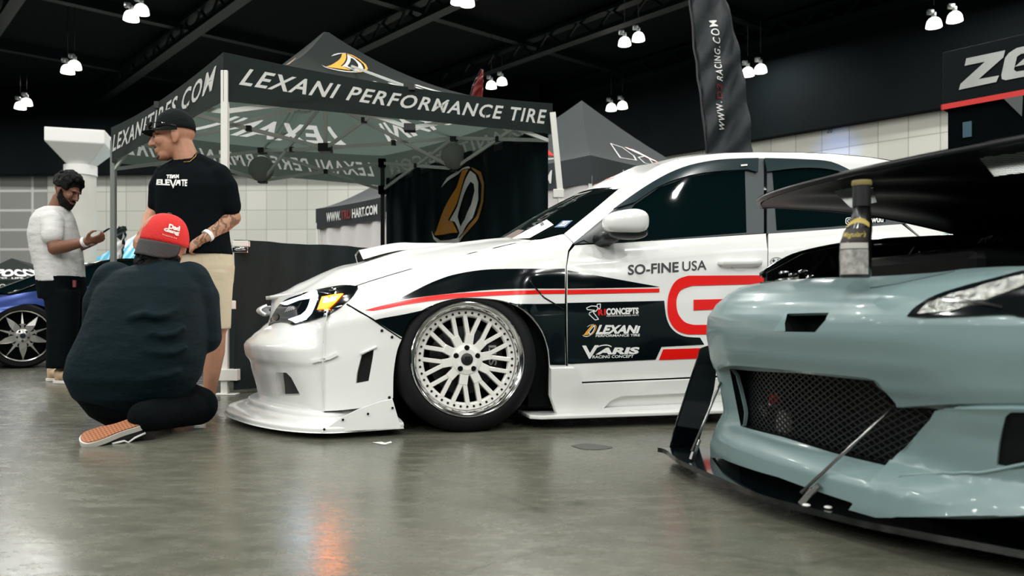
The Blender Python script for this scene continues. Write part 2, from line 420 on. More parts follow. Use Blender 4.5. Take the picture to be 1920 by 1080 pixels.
obj('capital', (lambda b: (ngon_prism(b, [(0.38, 0.38, 4.3), (0.95, 0.95, 4.78), (0.95, 0.95, 5.12)], 4, PI / 4 + 0.3), b)[1])(BM()), M_wht2, col, smooth=False, bevel=0.02)
# ---------------------------------------------------------------- ceiling lamps
M_dome = mat('glowing_lamp_dome', (255, 252, 245), 0.3, emit=(255, 250, 238), estr=3.0)
M_lampbody = mat('lamp_ballast_grey', (120, 125, 125), 0.4, metal=0.5)
lampspec = [(246, 30, 17.5, 'lower lamp of the pair above the left of the black canopy', 'a'), (265, 18, 17.5, 'upper lamp of the pair above the left of the black canopy', 'a'),
 (127, 129, 21, 'front lamp of the pair over the pale column', 'b'), (140, 121, 21, 'back lamp of the pair over the pale column', 'b'),
 (38, 196, 25, 'front lamp of the pair at the far left edge', 'c'), (50, 189, 25, 'back lamp of the pair at the far left edge', 'c'),
 (859, -2, 17, 'left lamp of the pair cut by the top edge', 'd'), (876, 2, 17, 'right lamp of the pair cut by the top edge', 'd'),
 (1171, 77, 18, 'left lamp of the pair left of the tall black flag', 'e'), (1197, 68, 18, 'right lamp of the pair left of the tall black flag', 'e'),
 (921, 157, 23, 'left lamp of the pair over the right end of the black canopy', 'f'), (941, 150, 23, 'right lamp of the pair over the right end of the black canopy', 'f'),
 (1146, 199, 25, 'left lamp of the pair just above the slate tent', 'g'), (1167, 195, 25, 'right lamp of the pair just above the slate tent', 'g'),
 (1402, 134, 20, 'left lamp half behind the tall black flag', 'h'), (1426, 128, 20, 'right lamp beside the tall black flag', 'h'),
 (1576, 182, 23, 'left lamp of the pair over the oblique right wall', 'i'), (1602, 176, 23, 'right lamp of the pair over the oblique right wall', 'i'),
 (1751, 43, 18, 'left lamp of the pair above the booth with the red strip', 'j'), (1790, 32, 18, 'right lamp of the pair above the booth with the red strip', 'j'),
 (1321, 238, 26, 'small far one at the left edge of the tall black flag', 'k')]
def lamp_parts(t, s):
    bm = BM(); prof = [(0.02, .30), (.09, .295), (.15, .26), (.20, .19), (.225, .09), (.235, 0.0)]
    lathe(bm, [(r * s, a * s) for r, a in prof], 24, Matrix.Rotation(PI / 2, 4, 'X')); obj('dome', bm, M_dome, t)
    bm = BM(); lathe(bm, [(r * s, a * s) for r, a in [(0.001, .30), (.07, .30), (.07, .46), (.001, .46)]], 12, Matrix.Rotation(PI / 2, 4, 'X')); box(bm, (-.2 * s, -.06 * s, .40 * s), (-.02 * s, .06 * s, .54 * s)); obj('ballast', bm, M_lampbody, t)
    bm = BM(); lathe(bm, [(.001, .5), (.006, .5), (.006, CEIL_Z - t.location.z - .4), (.001, CEIL_Z - t.location.z - .4)], 8, Matrix.Rotation(PI / 2, 4, 'X')); obj('stem', bm, M_joint, t)
for px, py, Y, lab, g in lampspec:
    p = W(px, py, Y)
    # the pictured lamps all hang at about the same height; the sizes follow
    sc = (28 if py < 60 else 24 if py < 140 else 20) * Y / F / 0.47
    p = W(px, py + 8, Y)
    t = thing('ceiling_lamp', 'lit dome lamp, ' + lab, 'lamp', p, 0, 'dome lamps under the black ceiling')
    lamp_parts(t, sc)
# ---------------------------------------------------------------- canopies
def f2(t): return t * t
def cut_sheet(fn, texts, step):
    """a cloth sheet in (s, t) with lettering let into it: returns (cloth, lettering) as single-layer meshes"""
    bms = [quad_map(text_bm(s_, **kw), q) for s_, q, kw in texts]; let = join(bms); bmesh.ops.remove_doubles(let, verts=let.verts[:], dist=1e-6)
    cl = BM(); vm = {}
    def nv(v):
        if v not in vm: vm[v] = cl.verts.new(v.co)
        return vm[v]
    for e in let.edges:
        if len(e.link_faces) == 1: cl.edges.new((nv(e.verts[0]), nv(e.verts[1])))
    top_ = .985 if fn.roof else 1.0
    sq = [cl.verts.new((x, y, 0)) for x, y in ((0, 0), (1, 0), (1, top_), (0, top_))]
    for i in range(4): cl.edges.new((sq[i], sq[(i + 1) % 4]))
    bmesh.ops.triangle_fill(cl, edges=cl.edges[:], use_beauty=True, use_dissolve=False, normal=(0, 0, 1))
    ar = lambda b_: sum(f.calc_area() for f in b_.faces)
    good = abs(ar(cl) + ar(let) - top_) < .01 * top_
    if not good:
        cl.free(); cl = flat_poly([(0, 0), (1, 0), (1, top_), (0, top_)])
    for b_ in (cl, let):
        cut_grid(b_, step, step); d_ = 0 if (good or b_ is cl) else .006
        for v in b_.verts: v.co = fn(v.co.x, v.co.y) - Vector((0, d_, 0))
        bmesh.ops.recalc_face_normals(b_, faces=b_.faces[:])
    return cl, let
def canopy_roof(name, C4, peak, vz, m, parent, n=16, sag=0.03, power=2.0, vsag=0.0, rtext=None, vtext=None):
    """C4: four eave corners (x,y,z) in order; returns point functions for each face and valance"""
    C4 = [Vector(c) for c in C4]; peak = Vector(peak); ctr = Vector((peak.x, peak.y, 0))
    fns = []
    for i in range(4):
        a, b = C4[i], C4[(i + 1) % 4]
        def fn(s, t, a=a, b=b):
            e = a.lerp(b, s); e = e - Vector((0, 0, sag * 4 * s * (1 - s)))
            q = e.lerp(Vector((peak.x, peak.y, e.z)), t); q.z = e.z + (peak.z - e.z) * max(t, 0.0) ** power; return q
        fn.roof = True; fns.append(fn)
    bm = BM()
    if rtext:
        for i, fn in enumerate(fns):
            cl, let = cut_sheet(fn, rtext[i], 1 / 16); obj(name, cl, m, parent); obj('roof_lettering', let, M_printc, parent)
    for fn in ([] if rtext else fns):
        vs = [[bm.verts.new(fn(i / n, j / n)) for j in range(n + 1)] for i in range(n + 1)]
        for i in range(n):
            for j in range(n):
                try: bm.faces.new((vs[i][j], vs[i + 1][j], vs[i + 1][j + 1], vs[i][j + 1]))
                except ValueError: pass
    bmesh.ops.remove_doubles(bm, verts=bm.verts[:], dist=1e-4)
    bmesh.ops.recalc_face_normals(bm, faces=bm.faces[:])
    if rtext: bm.free()
    else: obj(name, bm, m, parent, angle=35)
    vfns = []
    for i in range(4):
        a, b = C4[i], C4[(i + 1) % 4]; za, zb = vz[i], vz[(i + 1) % 4]
        nrm = (b - a).cross(Vector((0, 0, 1))).normalized()
        if nrm.dot(a - ctr) < 0: nrm = -nrm
        def vf(s, t, a=a, b=b, za=za, zb=zb, nrm=nrm):
            top = a.lerp(b, s); top = top - Vector((0, 0, sag * 4 * s * (1 - s))); bot = Vector((top.x, top.y, za + (zb - za) * s + vsag * 4 * s * (1 - s)))
            p = top.lerp(bot, t); p += nrm * (0.008 * math.sin(s * 23 + i) * t * (4 * s * (1 - s))); return p
        vf.n = nrm; vf.roof = False; vfns.append(vf)
    for i, vf in enumerate(vfns):
        if vtext: cl, let = cut_sheet(vf, [vtext[i]], 1 / 30); obj('valance', cl, m, parent); obj('valance_lettering', let, M_printc, parent)
        else: obj('valance', grid(vf, 24, 4), m, parent)
    return fns, vfns
def on_fn(bm, fn, q, off, step=0.025):
    """unit-square lettering onto a surface fn(s,t): q = TL,TR,BR,BL in (s,t)"""
    bm = quad_map(bm, q); cut_grid(bm, step, step)
    pts = []
    for v in bm.verts:
        s, t = v.co.x, v.co.y; p = fn(s, t); e = 0.01
        n = (fn(s + e, t) - fn(s - e, t)).cross(fn(s, t + e) - fn(s, t - e)).normalized(); pts.append(p + n * off)
    for v, p in zip(bm.verts, pts): v.co = p
    return bm
def shapes_unit(shapes, w, h, colour):
    bms = []
    for c, o_, hs in shapes:
        if c == colour: bms.append(flat_poly([(x / w, 1 - y / h) for x, y in o_], [[(x / w, 1 - y / h) for x, y in hh] for hh in hs]))
    return join(bms)
CN, CR, CL = Vector((-2.02, 5.60, 2.40)), Vector((0.38, 7.48, 2.53)), Vector((-3.98, 7.94, 2.41)); CB = Vector((-1.58, 9.82, 2.50))
vz = {'N': 2.055, 'R': 2.245, 'L': 2.06, 'B': 2.13}
tent = thing('canopy_tent', 'large charcoal canopy tent with white lettering on its valance behind the white car', 'tent', (0, 0, 0))
sk = 0.012; LPT, COMT = 'LEXANI PERFORMANCE TIRE', 'LEXANITIRES.COM'; KW = dict(bold=.02, spacing=1.16)
LX = ('LEXANI', [(.12, .52), (.88, .52), (.93, .28), (.07, .28)], dict(bold=.03, spacing=1.08))
LX3 = ('LEXANI', [(.22, .42), (.80, .42), (.86, .20), (.14, .20)], dict(bold=.03, spacing=1.08))
fns, vfs = canopy_roof('canopy_roof', [CL, CN, CR, CB], (-1.80, 7.72, 3.30), [vz['L'], vz['N'], vz['R'], vz['B']], M_canopy, tent, sag=0.05, rtext=[[LX3], [LX], [LX3], [LX3]],
    vtext=[(COMT, [(0.03 + sk, 0.25), (0.945 + sk, 0.16), (0.925, 0.64), (0.02, 0.72)], KW), (LPT, [(0.05 + sk, 0.24), (0.965 + sk, 0.22), (0.965, 0.70), (0.035, 0.62)], KW), (COMT, [(0.06 + sk, 0.25), (0.945 + sk, 0.25), (0.935, 0.72), (0.05, 0.72)], KW), (LPT, [(0.05 + sk, 0.25), (0.965 + sk, 0.25), (0.955, 0.72), (0.04, 0.72)], KW)])
# faces: 0 left (L-N), 1 front (N-R), 2 right/back (R-B), 3 back (B-L)
def both(name, make, fn, q, m, par, o=0.009):
    a = on_fn(make(), fn, q, o); b = on_fn(make(), fn, q, -o); obj(name, join([a, b]), m, par, smooth=False)
SH = logo_shapes()
for i, q, q2 in ((1, [(.20, .82), (.76, .82), (.72, .60), (.22, .60)], [(.10, .52), (.88, .52), (.93, .28), (.06, .28)]), (0, [(0.38, .80), (0.62, .80), (0.66, .52), (0.34, .52)], None), (2, [(0.38, .80), (0.62, .80), (0.66, .52), (0.34, .52)], [(.20, .42), (.80, .42), (.86, .20), (.14, .20)]), (3, [(0.38, .80), (0.62, .80), (0.66, .52), (0.34, .52)], [(.22, .42), (.80, .42), (.86, .20), (.14, .20)])):
    for colr, mm in (('white', M_printc), ('orange', M_orange), ('tan', M_orange)):
        both('roof_emblem', lambda: shapes_unit(SH, 285, 415, colr), fns[i], q, mm, tent, 0.008)
def leg_post(name, x, y, z0, z1, w, m, par, foot=True):
    bm = BM(); box(bm, (x - w / 2, y - w / 2, z0), (x + w / 2, y + w / 2, z1))
    if foot: box(bm, (x - .07, y - .05, z0), (x + .09, y + .05, z0 + .008))
    return obj(name, bm, m, par, smooth=False, bevel=0.004)
for (P, vzz, m_) in ((CN, vz['N'], M_pole), (CL, vz['L'], mat('grey_pole', (120, 126, 122), 0.4)), (CB, vz['B'], M_joint)):
    c = Vector((P.x, P.y, 0)).lerp(Vector((-1.8, 7.72, 0)), 0.012); lg = leg_post('leg', c.x, c.y, 0.0, vzz + .22, 0.048, m_, tent)
    if P is CN:
        obj('bracket', box(BM(), (c.x - .035, c.y - .04, .60), (c.x + .085, c.y + .04, .66)), M_pole, lg, smooth=False, bevel=.004); obj('bracket', box(BM(), (c.x - .035, c.y - .045, .10), (c.x + .10, c.y + .04, .18)), M_pole, lg, smooth=False, bevel=.004)
bm = BM(); a = W(1036, 262, 7.42); b_ = W(1054, 430, 7.42); b_ = a + (b_ - a) * ((a.z) / (a.z - b_.z)); bar(bm, a + Vector((0, 0, .25)), b_, 0.055); lg = obj('leg', bm, M_pole, tent, smooth=False, bevel=.004)
bm = BM(); p = a.lerp(b_, .23); box(bm, tuple(p - Vector((.05, .04, .04))), tuple(p + Vector((.05, .04, .04)))); obj('latch', bm, M_pole, lg, smooth=False, bevel=.006)
# scissor bars under the roof
def corner_in(P): return Vector((P.x, P.y, 0)).lerp(Vector((-1.8, 7.72, 0)), 0.02)
cs = [(CL, vz['L']), (CN, vz['N']), (CR, vz['R']), (CB, vz['B'])]
JP = []
def jbox(a, b): JP.append((Vector(a), Vector(b)))
mids = []
for i in range(4):
    (A, za), (B, zb) = cs[i], cs[(i + 1) % 4]; A2 = corner_in(A); B2 = corner_in(B)
    def pt(f, up): return A2.lerp(B2, f) + Vector((0, 0, (za + (zb - za) * f) + up))
    hi, lo = 0.27, -0.06
    for f0, f1 in ((0.0, 0.5), (0.5, 1.0)):
        for u0, u1 in ((hi, lo), (lo, hi)):
            bm = BM(); bar(bm, pt(f0, u0), pt(f1, u1), 0.018, 0.034); obj('scissor_bar', bm, M_alu, tent, smooth=False)
        jbox(tuple(pt((f0 + f1) / 2, (hi + lo) / 2) - Vector((.025,) * 3)), tuple(pt((f0 + f1) / 2, (hi + lo) / 2) + Vector((.025,) * 3)))
    for u in (hi, lo): q = pt(0.5, u); jbox(tuple(q - Vector((.045, .045, .03))), tuple(q + Vector((.045, .045, .03))))
    for f in (0, 1):
        for u in (hi, lo):
            q = pt(f, u)
            if (A, B)[f] is CB: jbox(tuple(q - Vector((.045, .045, .05))), tuple(q + Vector((.045, .045, .05))))
    mids.append((pt(0.5, hi), pt(0.5, lo)))
ch = Vector((-1.8, 7.72, 2.62)); cl = Vector((-1.8, 7.72, 2.16))
for h_, l_ in mids:
    for a, b_ in ((h_, cl), (l_, ch)):
        bm = BM(); bar(bm, a, b_, 0.018, 0.034); obj('scissor_bar', bm, M_alu, tent, smooth=False)
    q = (h_ + cl) / 2; jbox(tuple(q - Vector((.025,) * 3)), tuple(q + Vector((.025,) * 3)))
for q in (ch, cl): jbox(tuple(q - Vector((.06, .06, .04))), tuple(q + Vector((.06, .06, .04))))
for i in range(4):
    bm = BM(); a = mids[i][0]; bar(bm, a, Vector((-1.8, 7.72, 3.2)).lerp(a, .35) + Vector((0, 0, -.1)), 0.02); obj('roof_strut', bm, M_alu, tent, smooth=False)
for a, b_ in JP: obj('joint', box(BM(), a, b_), M_joint, tent, smooth=False, bevel=.004)
bm = BM(); bar(bm, cl, Vector((-1.8, 7.72, 3.2)), 0.035); obj('centre_pole', bm, M_alu, tent, smooth=False)
# clear weight bags hung at the middle of two sides
for i in (2, 3):
    c = mids[i][1] + Vector((0, -.05, .12))
    bm = BM(); bmesh.ops.create_uvsphere(bm, u_segments=20, v_segments=12, radius=1, matrix=Matrix.Translation(c) @ Matrix.Diagonal((.14, .09, .14, 1))); obj('bag', bm, fabric('grey_film', (150, 154, 152), 0.4, (190, 194, 190), 5, .2), tent)
# dark back drop of the tent (right side R-B) with the big emblem
bm_s = lambda s, t: Vector((CR.x, CR.y, 0)).lerp(Vector((CB.x, CB.y, 0)), .02 + .96 * s) + Vector((0.03 * math.sin(s * 40) * .4, .035 * math.sin(s * 55 + 2 * t), 0.03 + (vz['R'] + (vz['B'] - vz['R']) * s + .05) * (1 - t)))
M_back = mat('dark_teal_backdrop_cloth', (9, 26, 29), 0.85, spec=0.15, bump=0.5, bscale=3, stretch=(1, 1, .3))
bd = thing('tent_backdrop', 'dark cloth side panel hung in the canopy with a large crescent emblem', 'backdrop')
obj('cloth', grid(bm_s, 90, 20), M_back, bd)
def inv_panel(px, py):
    a = Vector((CR.x, CR.y)); b_ = Vector((CB.x, CB.y)); d = b_ - a; r = Vector(((px - CX) / F, 1))
    # a + s d = k r
    det = d.x * (-r.y) + r.x * d.y; s = (-a.x * (-r.y) + (-r.x) * a.y) / det if det else 0
    k = (a + d * s).y; z = CH - (py - HY) / F * k
    s2 = (s - .02) / .96; H = vz['R'] + (vz['B'] - vz['R']) * s2 + .05
    return (s2, 1 - (z - .03) / H)
lq = [inv_panel(*p) for p in ((811, 317), (910, 312), (906, 461), (809, 461))]
for colr, mm in (('white', M_print), ('orange', mat('print_dull_orange', (206, 138, 38), .7)), ('tan', M_tan)):
    obj('emblem', on_fn(shapes_unit(SH, 285, 415, colr), bm_s, lq, 0.012, .01), mm, bd, smooth=False)
# black half wall of the tent between near and right legs
n0 = Vector((CN.x, CN.y, 0)); r0 = Vector((CR.x, CR.y, 0)); dN = (r0 - n0).normalized(); nN = Vector((dN.y, -dN.x, 0))
rail = thing('half_wall', 'black cloth half wall hung from a rail between the canopy legs', 'barrier')
hw = lambda s, t: n0.lerp(r0, .02 + .96 * s) + nN * (.035 + .025 * math.sin(s * 37 + 3 * t) * t + .012 * math.sin(s * 90 + 5 * t)) + Vector((0, 0, 1.085 - (1.055 * t) + .004 * math.sin(s * 30)))
obj('cloth', grid(hw, 110, 20), M_drape, rail)
bm = BM(); bar(bm, n0 + Vector((0, 0, 1.06)), r0 + Vector((0, 0, 1.07)), .03); obj('rail', bm, M_pole, rail, smooth=False)
c = n0.lerp(r0, .035) + nN * .05 + Vector((0, 0, 1.05)); bm = BM(); box(bm, (-.055, -.02, -.01), (.055, .03, .03), Matrix.Translation(c)); obj('clamp', bm, M_pole, rail, smooth=False, bevel=.004)
bm = BM(); box(bm, (-.055, -.025, -.055), (.055, .03, -.014), Matrix.Translation(c)); bmesh.ops.create_uvsphere(bm, u_segments=12, v_segments=8, radius=.03, matrix=Matrix.Translation(c + Vector((.0, -.02, -.032))) @ Matrix.Diagonal((1.4, .8, .4, 1))); obj('latch', bm, M_chrome, rail, bevel=.004, angle=40)
dt = thing('display_table', 'black draped table under the canopy, seen between the standing man and the half wall', 'table', (-2.02, 7.15, 0), math.radians(38))
obj('drape', grid(lambda s, t: (lambda p, n_: p * (1 + .03 * t) + n_ * (.014 * math.sin(s * 90) * t) + Vector((0, 0, .86 - .84 * t)))(*(lambda q: (Vector((max(-.55, min(.55, q[0])), max(-.4, min(.4, q[1])), 0)), Vector((q[0], q[1], 0)).normalized()))((1.1 * math.cos(2 * PI * s), 1.1 * math.sin(2 * PI * s)))), 120, 10), M_drape, dt)
obj('top', box(BM(), (-.56, -.41, .86), (.56, .41, .885)), M_drape, dt, smooth=False, bevel=.006)
# ------------------------------------------------ slate tent behind
def simple_tent(name, label, C4, peak, vz, m, zleg, lets=(), power=1.4, legm=M_pole):
    t = thing(name, label, 'tent'); fn, vf = canopy_roof('canopy_roof', C4, peak, vz, m, t, n=10, sag=.02, power=power)
    for c in C4:
        c2 = Vector(c).lerp(Vector(peak), .02); leg_post('leg', c2.x, c2.y, 0, min(vz) + .1, .045, legm, t)
    return t, fn, vf
cA, cRr, cBk, cLl = (1.01, 10.3, 2.60), (3.15, 12.4, 2.62), (1.0, 14.5, 2.62), (-1.1, 12.4, 2.60)
t2, fn2, vf2 = simple_tent('canopy_tent', 'slate grey canopy tent with a red outline emblem, behind the white car roof', [cLl, cA, cRr, cBk], (1.08, 12.4, 3.86), [2.24] * 4, M_canopy2, 2.2, power=1.25)
both('lettering', lambda: text_bm('WWW.D2RACING.COM', bold=.01), vf2[1], [(.22, .28), (.97, .28), (.965, .8), (.21, .8)], M_print, t2)
both('lettering', lambda: text_bm('WWW.D2RACING.COM', bold=.01), vf2[0], [(.02, .28), (.78, .28), (.775, .8), (.01, .8)], M_print, t2)
def outline(pts, w):
    bm = BM()
    for a, b_ in zip(pts, pts[1:] + pts[:1]):
        a = Vector((a[0], a[1])); b_ = Vector((b_[0], b_[1])); d = (b_ - a).normalized(); n = Vector((-d.y, d.x)) * w / 2
        bm.faces.new([bm.verts.new((q.x, q.y, 0)) for q in (a - n - d * w / 2, b_ - n + d * w / 2, b_ + n + d * w / 2, a + n - d * w / 2)])
    return bm
def d2_mark(white=True):
    if white: return join([outline([(0, .12), (.0, .95), (.30, .88), (.38, .5), (.30, .2)], .03), outline([(.40, .92), (.62, .86), (.70, .62), (.46, .45), (.42, .12), (1.0, .0), (.64, .26), (.76, .55)], .025)])
    return flat_poly([(.44, .95), (.66, .88), (.80, .6), (.98, .12), (.74, .48), (.66, .68), (.46, .86)])
for i in (0, 1):
    q = [(.30, .42), (.74, .42), (.80, .12), (.26, .12)]
    both('emblem', lambda: d2_mark(True), fn2[i], q, M_print, t2); both('emblem', lambda: d2_mark(False), fn2[i], q, M_red, t2, .009)
a = Vector((cLl[0], cLl[1], 0)); b_ = Vector((cA[0], cA[1], 0)); c_ = Vector((cRr[0], cRr[1], 0))
obj('white_sidewall', grid(lambda s, t: (a.lerp(b_, s * 2) if s < .5 else b_.lerp(c_, s * 2 - 1)) + Vector((0, .03 * math.sin(s * 50) + .06, 2.3 - 2.25 * t)), 60, 6), M_sheet, t2)
# ------------------------------------------------ truhart tent
a = W(592, 391, 13.5); b_ = W(714, 372, 12.1); d = (b_ - a); d.z = 0; d.normalize(); n_ = Vector((-d.y, d.x, 0)); 
if n_.y < 0: n_ = -n_
A = Vector((a.x, a.y, 2.32)); B = A + d * 2.1; C_ = B + n_ * 2.0; D_ = A + n_ * 2.0; pk = (A + C_) / 2; pk.z = 2.98
t3, fn3, vf3 = simple_tent('canopy_tent', 'small black canopy with white and red lettering and white sheet walls, left of the backdrop', [A, B, C_, D_], pk, [1.98] * 4, mat('black_canopy_cloth', (22, 28, 32), .7), 2)
for s_, q0, q1, m_ in (('WWW.', .20, .43, M_print), ('TRU', .44, .60, mat('print_dark_red', (120, 28, 28), .6)), ('HART.COM', .62, 1.0, M_print)):
    hh = .27 if s_ != 'WWW.' else .27
    obj('lettering', on_fn(text_bm(s_, bold=.03), vf3[0], [(q0 * .88, .28), (q1 * .88, .28), (q1 * .88, .74), (q0 * .88, .74)], -.012 if True else 0), m_, t3, smooth=False)
    obj('lettering', on_fn(text_bm(s_, bold=.03), vf3[0], [(q0 * .88, .28), (q1 * .88, .28), (q1 * .88, .74), (q0 * .88, .74)], .012), m_, t3, smooth=False)
obj('sheet_wall', grid(lambda s, t: A.lerp(B, .02 + s * .96) + n_ * (.05 + .03 * math.sin(s * 28 + t * 4)) + Vector((0, 0, -.3 - 1.97 * t)), 40, 8), M_sheet, t3)
# ------------------------------------------------ low dark tent far left
def at(px, py, Y): return W(px, py, Y)
pk = at(22, 484, 16.0); e1 = at(-62, 528, 15.4); e2 = at(92, 526, 14.6); z_e = at(80, 522, 15).z
C4 = [Vector((e1.x, 15.2, z_e)), Vector((e2.x, 15.2, z_e)), Vector((e2.x, 16.8, z_e)), Vector((e1.x, 16.8, z_e))]
t4, fn4, vf4 = simple_tent('canopy_tent', 'low dark canopy with white block lettering behind the blue car, at the left edge', C4, pk, [z_e - .27] * 4, M_canopy, 1, power=1.15, legm=M_joint)
both('lettering', lambda: text_bm('XPOCOM', bold=.05), fn4[0], [(.12, .50), (.94, .50), (1.0, .16), (.06, .16)], M_print, t4, .015)
both('lettering', lambda: text_bm('AUTO  LIFE  EXHIBIT', bold=.02), fn4[0], [(.24, .12), (.9, .12), (.91, 0.03), (.23, 0.03)], M_print, t4, .015)
both('lettering', lambda: text_bm('XPOCOM   #S', spacing=1.3), vf4[0], [(.22, .30), (.95, .30), (.95, .88), (.22, .88)], M_print, t4, .015)
# ------------------------------------------------ pale blue mountain tent
p1 = at(262, 436, 22.5); t5 = thing('canopy_tent', 'white and pale blue canopy top peeking out above the kneeling man', 'tent')
e = [at(140, 506, 21), at(385, 506, 21)]; z_ = e[0].z
C4 = [Vector((e[0].x, 20.9, z_)), Vector((e[1].x, 20.9, z_)), Vector((e[1].x, 24, z_)), Vector((e[0].x, 24, z_))]
def peaks_mat():
    m = bpy.data.materials.new('snow_peak_print'); m.use_nodes = True; nt = m.node_tree; N = nt.nodes.new; L = nt.links; b = nt.nodes['Principled BSDF']
    tc = N('ShaderNodeTexCoord'); w = N('ShaderNodeTexWave'); w.inputs['Scale'].default_value = 1.7; w.inputs['Distortion'].default_value = 3; L.new(tc.outputs['Object'], w.inputs[0])
    sx = N('ShaderNodeSeparateXYZ'); L.new(tc.outputs['Object'], sx.inputs[0]); ma = N('ShaderNodeMath'); ma.operation = 'MULTIPLY_ADD'; ma.inputs[1].default_value = 0.5; L.new(w.outputs['Fac'], ma.inputs[0]); L.new(sx.outputs[2], ma.inputs[2])
    r = N('ShaderNodeValToRGB'); r.color_ramp.interpolation = 'CONSTANT'; e_ = r.color_ramp.elements; e_[0].color = lin((70, 165, 195)) + (1,); e_[1].position = .45; e_[1].color = lin((150, 205, 222)) + (1,); e2_ = e_.new(.62); e2_.color = lin((230, 234, 236)) + (1,)
    mr = N('ShaderNodeMapRange'); mr.inputs[1].default_value = z_; mr.inputs[2].default_value = p1.z + .5; L.new(ma.outputs[0], mr.inputs[0]); L.new(mr.outputs[0], r.inputs[0]); L.new(r.outputs[0], b.inputs['Base Color']); b.inputs['Roughness'].default_value = .7
    return m
canopy_roof('canopy_roof', C4, p1, [z_ - .3] * 4, peaks_mat(), t5, n=10, power=1.1)
for c in C4: leg_post('leg', c.x, c.y + .02, 0, z_, .05, M_pole, t5)
# ------------------------------------------------ flags
def flag(name, label, Lpts, Rpts, Y, m, texts, polepx=None, yaw=0.0):
    t = thing(name, label, 'flag'); L_ = sm(Lpts, 6); R_ = sm(Rpts, 6)
    def fn(s, u):
        i = s * (len(L_) - 1); k0 = min(int(i), len(L_) - 2); f = i - k0
        l = Vector(L_[k0]).lerp(Vector(L_[k0 + 1]), f); r = Vector(R_[k0]).lerp(Vector(R_[k0 + 1]), f); q = l.lerp(r, u)
        p = W(q.x, q.y, Y); p.y += .05 * math.sin(u * 7 + s * 5) + .03 * math.sin(s * 34 + u * 9) * min(1, s * 4) + yaw * (u - .5); return p
    obj('cloth', grid(fn, 60, 16), m, t, solid=.004)
    bm = BM(); top = fn(0, 0); pts = [fn(k / 12, 0.0) + Vector((-.012, 0, 0)) for k in range(13)]; base = pts[-1].copy()
    pts.append(Vector((base.x + .02, base.y, .06))); tube(bm, pts, .014, 8); box(bm, (base.x - .22, base.y - .22, 0), (base.x + .26, base.y + .22, .05)); obj('pole', bm, M_joint, t, angle=40)
    for s_, q, m_, kw in texts:
        obj('lettering', on_fn(text_bm(s_, **kw), fn, q, .012, .05), m_, t, smooth=False); obj('lettering', on_fn(text_bm(s_, **kw), fn, q, -.012, .05), m_, t, smooth=False)
    return t
M_flag = mat('black_flag_cloth', (30, 37, 40), .6, spec=.4, bump=.6, bscale=5)
LP = [(1292, -80), (1296, -20), (1305, 80), (1312, 150), (1320, 230), (1326, 296)]; RP = [(1318, -80), (1362, -5), (1384, 80), (1394, 150), (1404, 230), (1410, 296)]
# text runs upwards: unit x along the flag from bottom to top
flag('feather_flag', 'tall black feather flag with vertical white web address behind the white car', LP, RP, 9.2, M_flag,
     [('WWW.', [(.835, .30), (.700, .30), (.700, .46), (.835, .46)], M_print, dict(bold=.01, spacing=1.25)),
      ('D2', [(.685, .33), (.620, .33), (.620, .49), (.685, .49)], mat('print_dark_red', (120, 28, 28), .6), dict(bold=.01, spacing=1.25)),
      ('RACING.COM', [(.605, .345), (.315, .37), (.315, .54), (.605, .51)], M_print, dict(bold=.01, spacing=1.25))])
flag('feather_flag', 'small dark feather flag with a white slanted mark beside the kneeling man', [(225, 425), (214, 440), (211, 470), (210, 500)], [(235, 424), (234, 440), (233, 470), (232, 500)], 13, mat('green_black_flag_cloth', (28, 46, 46), .6),
     [('SIK', [(.95, .25), (.28, .35), (.28, .82), (.95, .82)], M_print, dict(bold=.08))])
flag('feather_flag', 'small red flag tip rising behind the black canopy roof', [(903, 130), (893, 148), (884, 178), (884, 230)], [(906, 131), (906, 148), (905, 178), (905, 230)], 17, mat('faded_red_cloth', (120, 36, 34), .6), [])
# ------------------------------------------------ black booth with red strip, right
bo = thing('exhibit_booth', 'black booth with big grey italic letters and a red strip, at the right edge', 'booth')
A = at(1767, 203, 9.0); dr = Vector((.53, -.61, 0)).normalized(); bk = Vector((.61, .53, 0)).normalized(); zb = A.z; zt = 3.50
Mb = Matrix(((dr.x, bk.x, 0, A.x), (dr.y, bk.y, 0, A.y), (0, 0, 1, 0), (0, 0, 0, 1)))
M_booth = mat('black_banner_vinyl', (3, 12, 16), .6, spec=.12)
bm = BM(); box(bm, (0, 0, zb), (3.2, 2.4, zt), Mb); obj('header', bm, M_booth, bo, smooth=False, bevel=.01)
bm = BM(); box(bm, (-.01, -.012, zb - .02), (3.21, .0, zb + .04), Mb); box(bm, (-.012, -.012, zb - .02), (0, 2.4, zb + .04), Mb); obj('red_strip', bm, mat('red_trim_strip', (205, 28, 18), .45), bo, smooth=False)
bm = BM(); box(bm, (.04, .05, 0), (3.1, 2.35, zb), Mb); obj('wall_panel', bm, mat('black_booth_cloth', (2, 7, 9), .9, spec=.05), bo, smooth=False)
bm = BM(); box(bm, (.20, .03, zb - .36), (.29, .05, zb - .19), Mb); obj('screen', bm, mat('dim_screen', (30, 70, 85), .3, emit=(60, 110, 130), estr=.04), bo, smooth=False)
bm = BM(); vs = [bm.verts.new(Mb @ Vector(p)) for p in ((.62, -.005, zb - .02), (.80, -.005, zb - .02), (.79, -.005, zb - .24))]; bm.faces.new(vs); obj('gusset', bm, mat('grey_gusset', (70, 76, 78), .5), bo, smooth=False, solid=.01)
def booth_pt(px, py):
    r = Vector(((px - CX) / F, 1)); det = dr.x * (-r.y) + r.x * dr.y; s = (A.x * r.y - r.x * A.y) / det * -1
    s = (r.x * A.y - r.y * A.x) / (r.y * dr.x - r.x * dr.y); k_ = A.y + dr.y * s; return Mb @ Vector((s, -.014, CH - (py - HY) / F * k_))
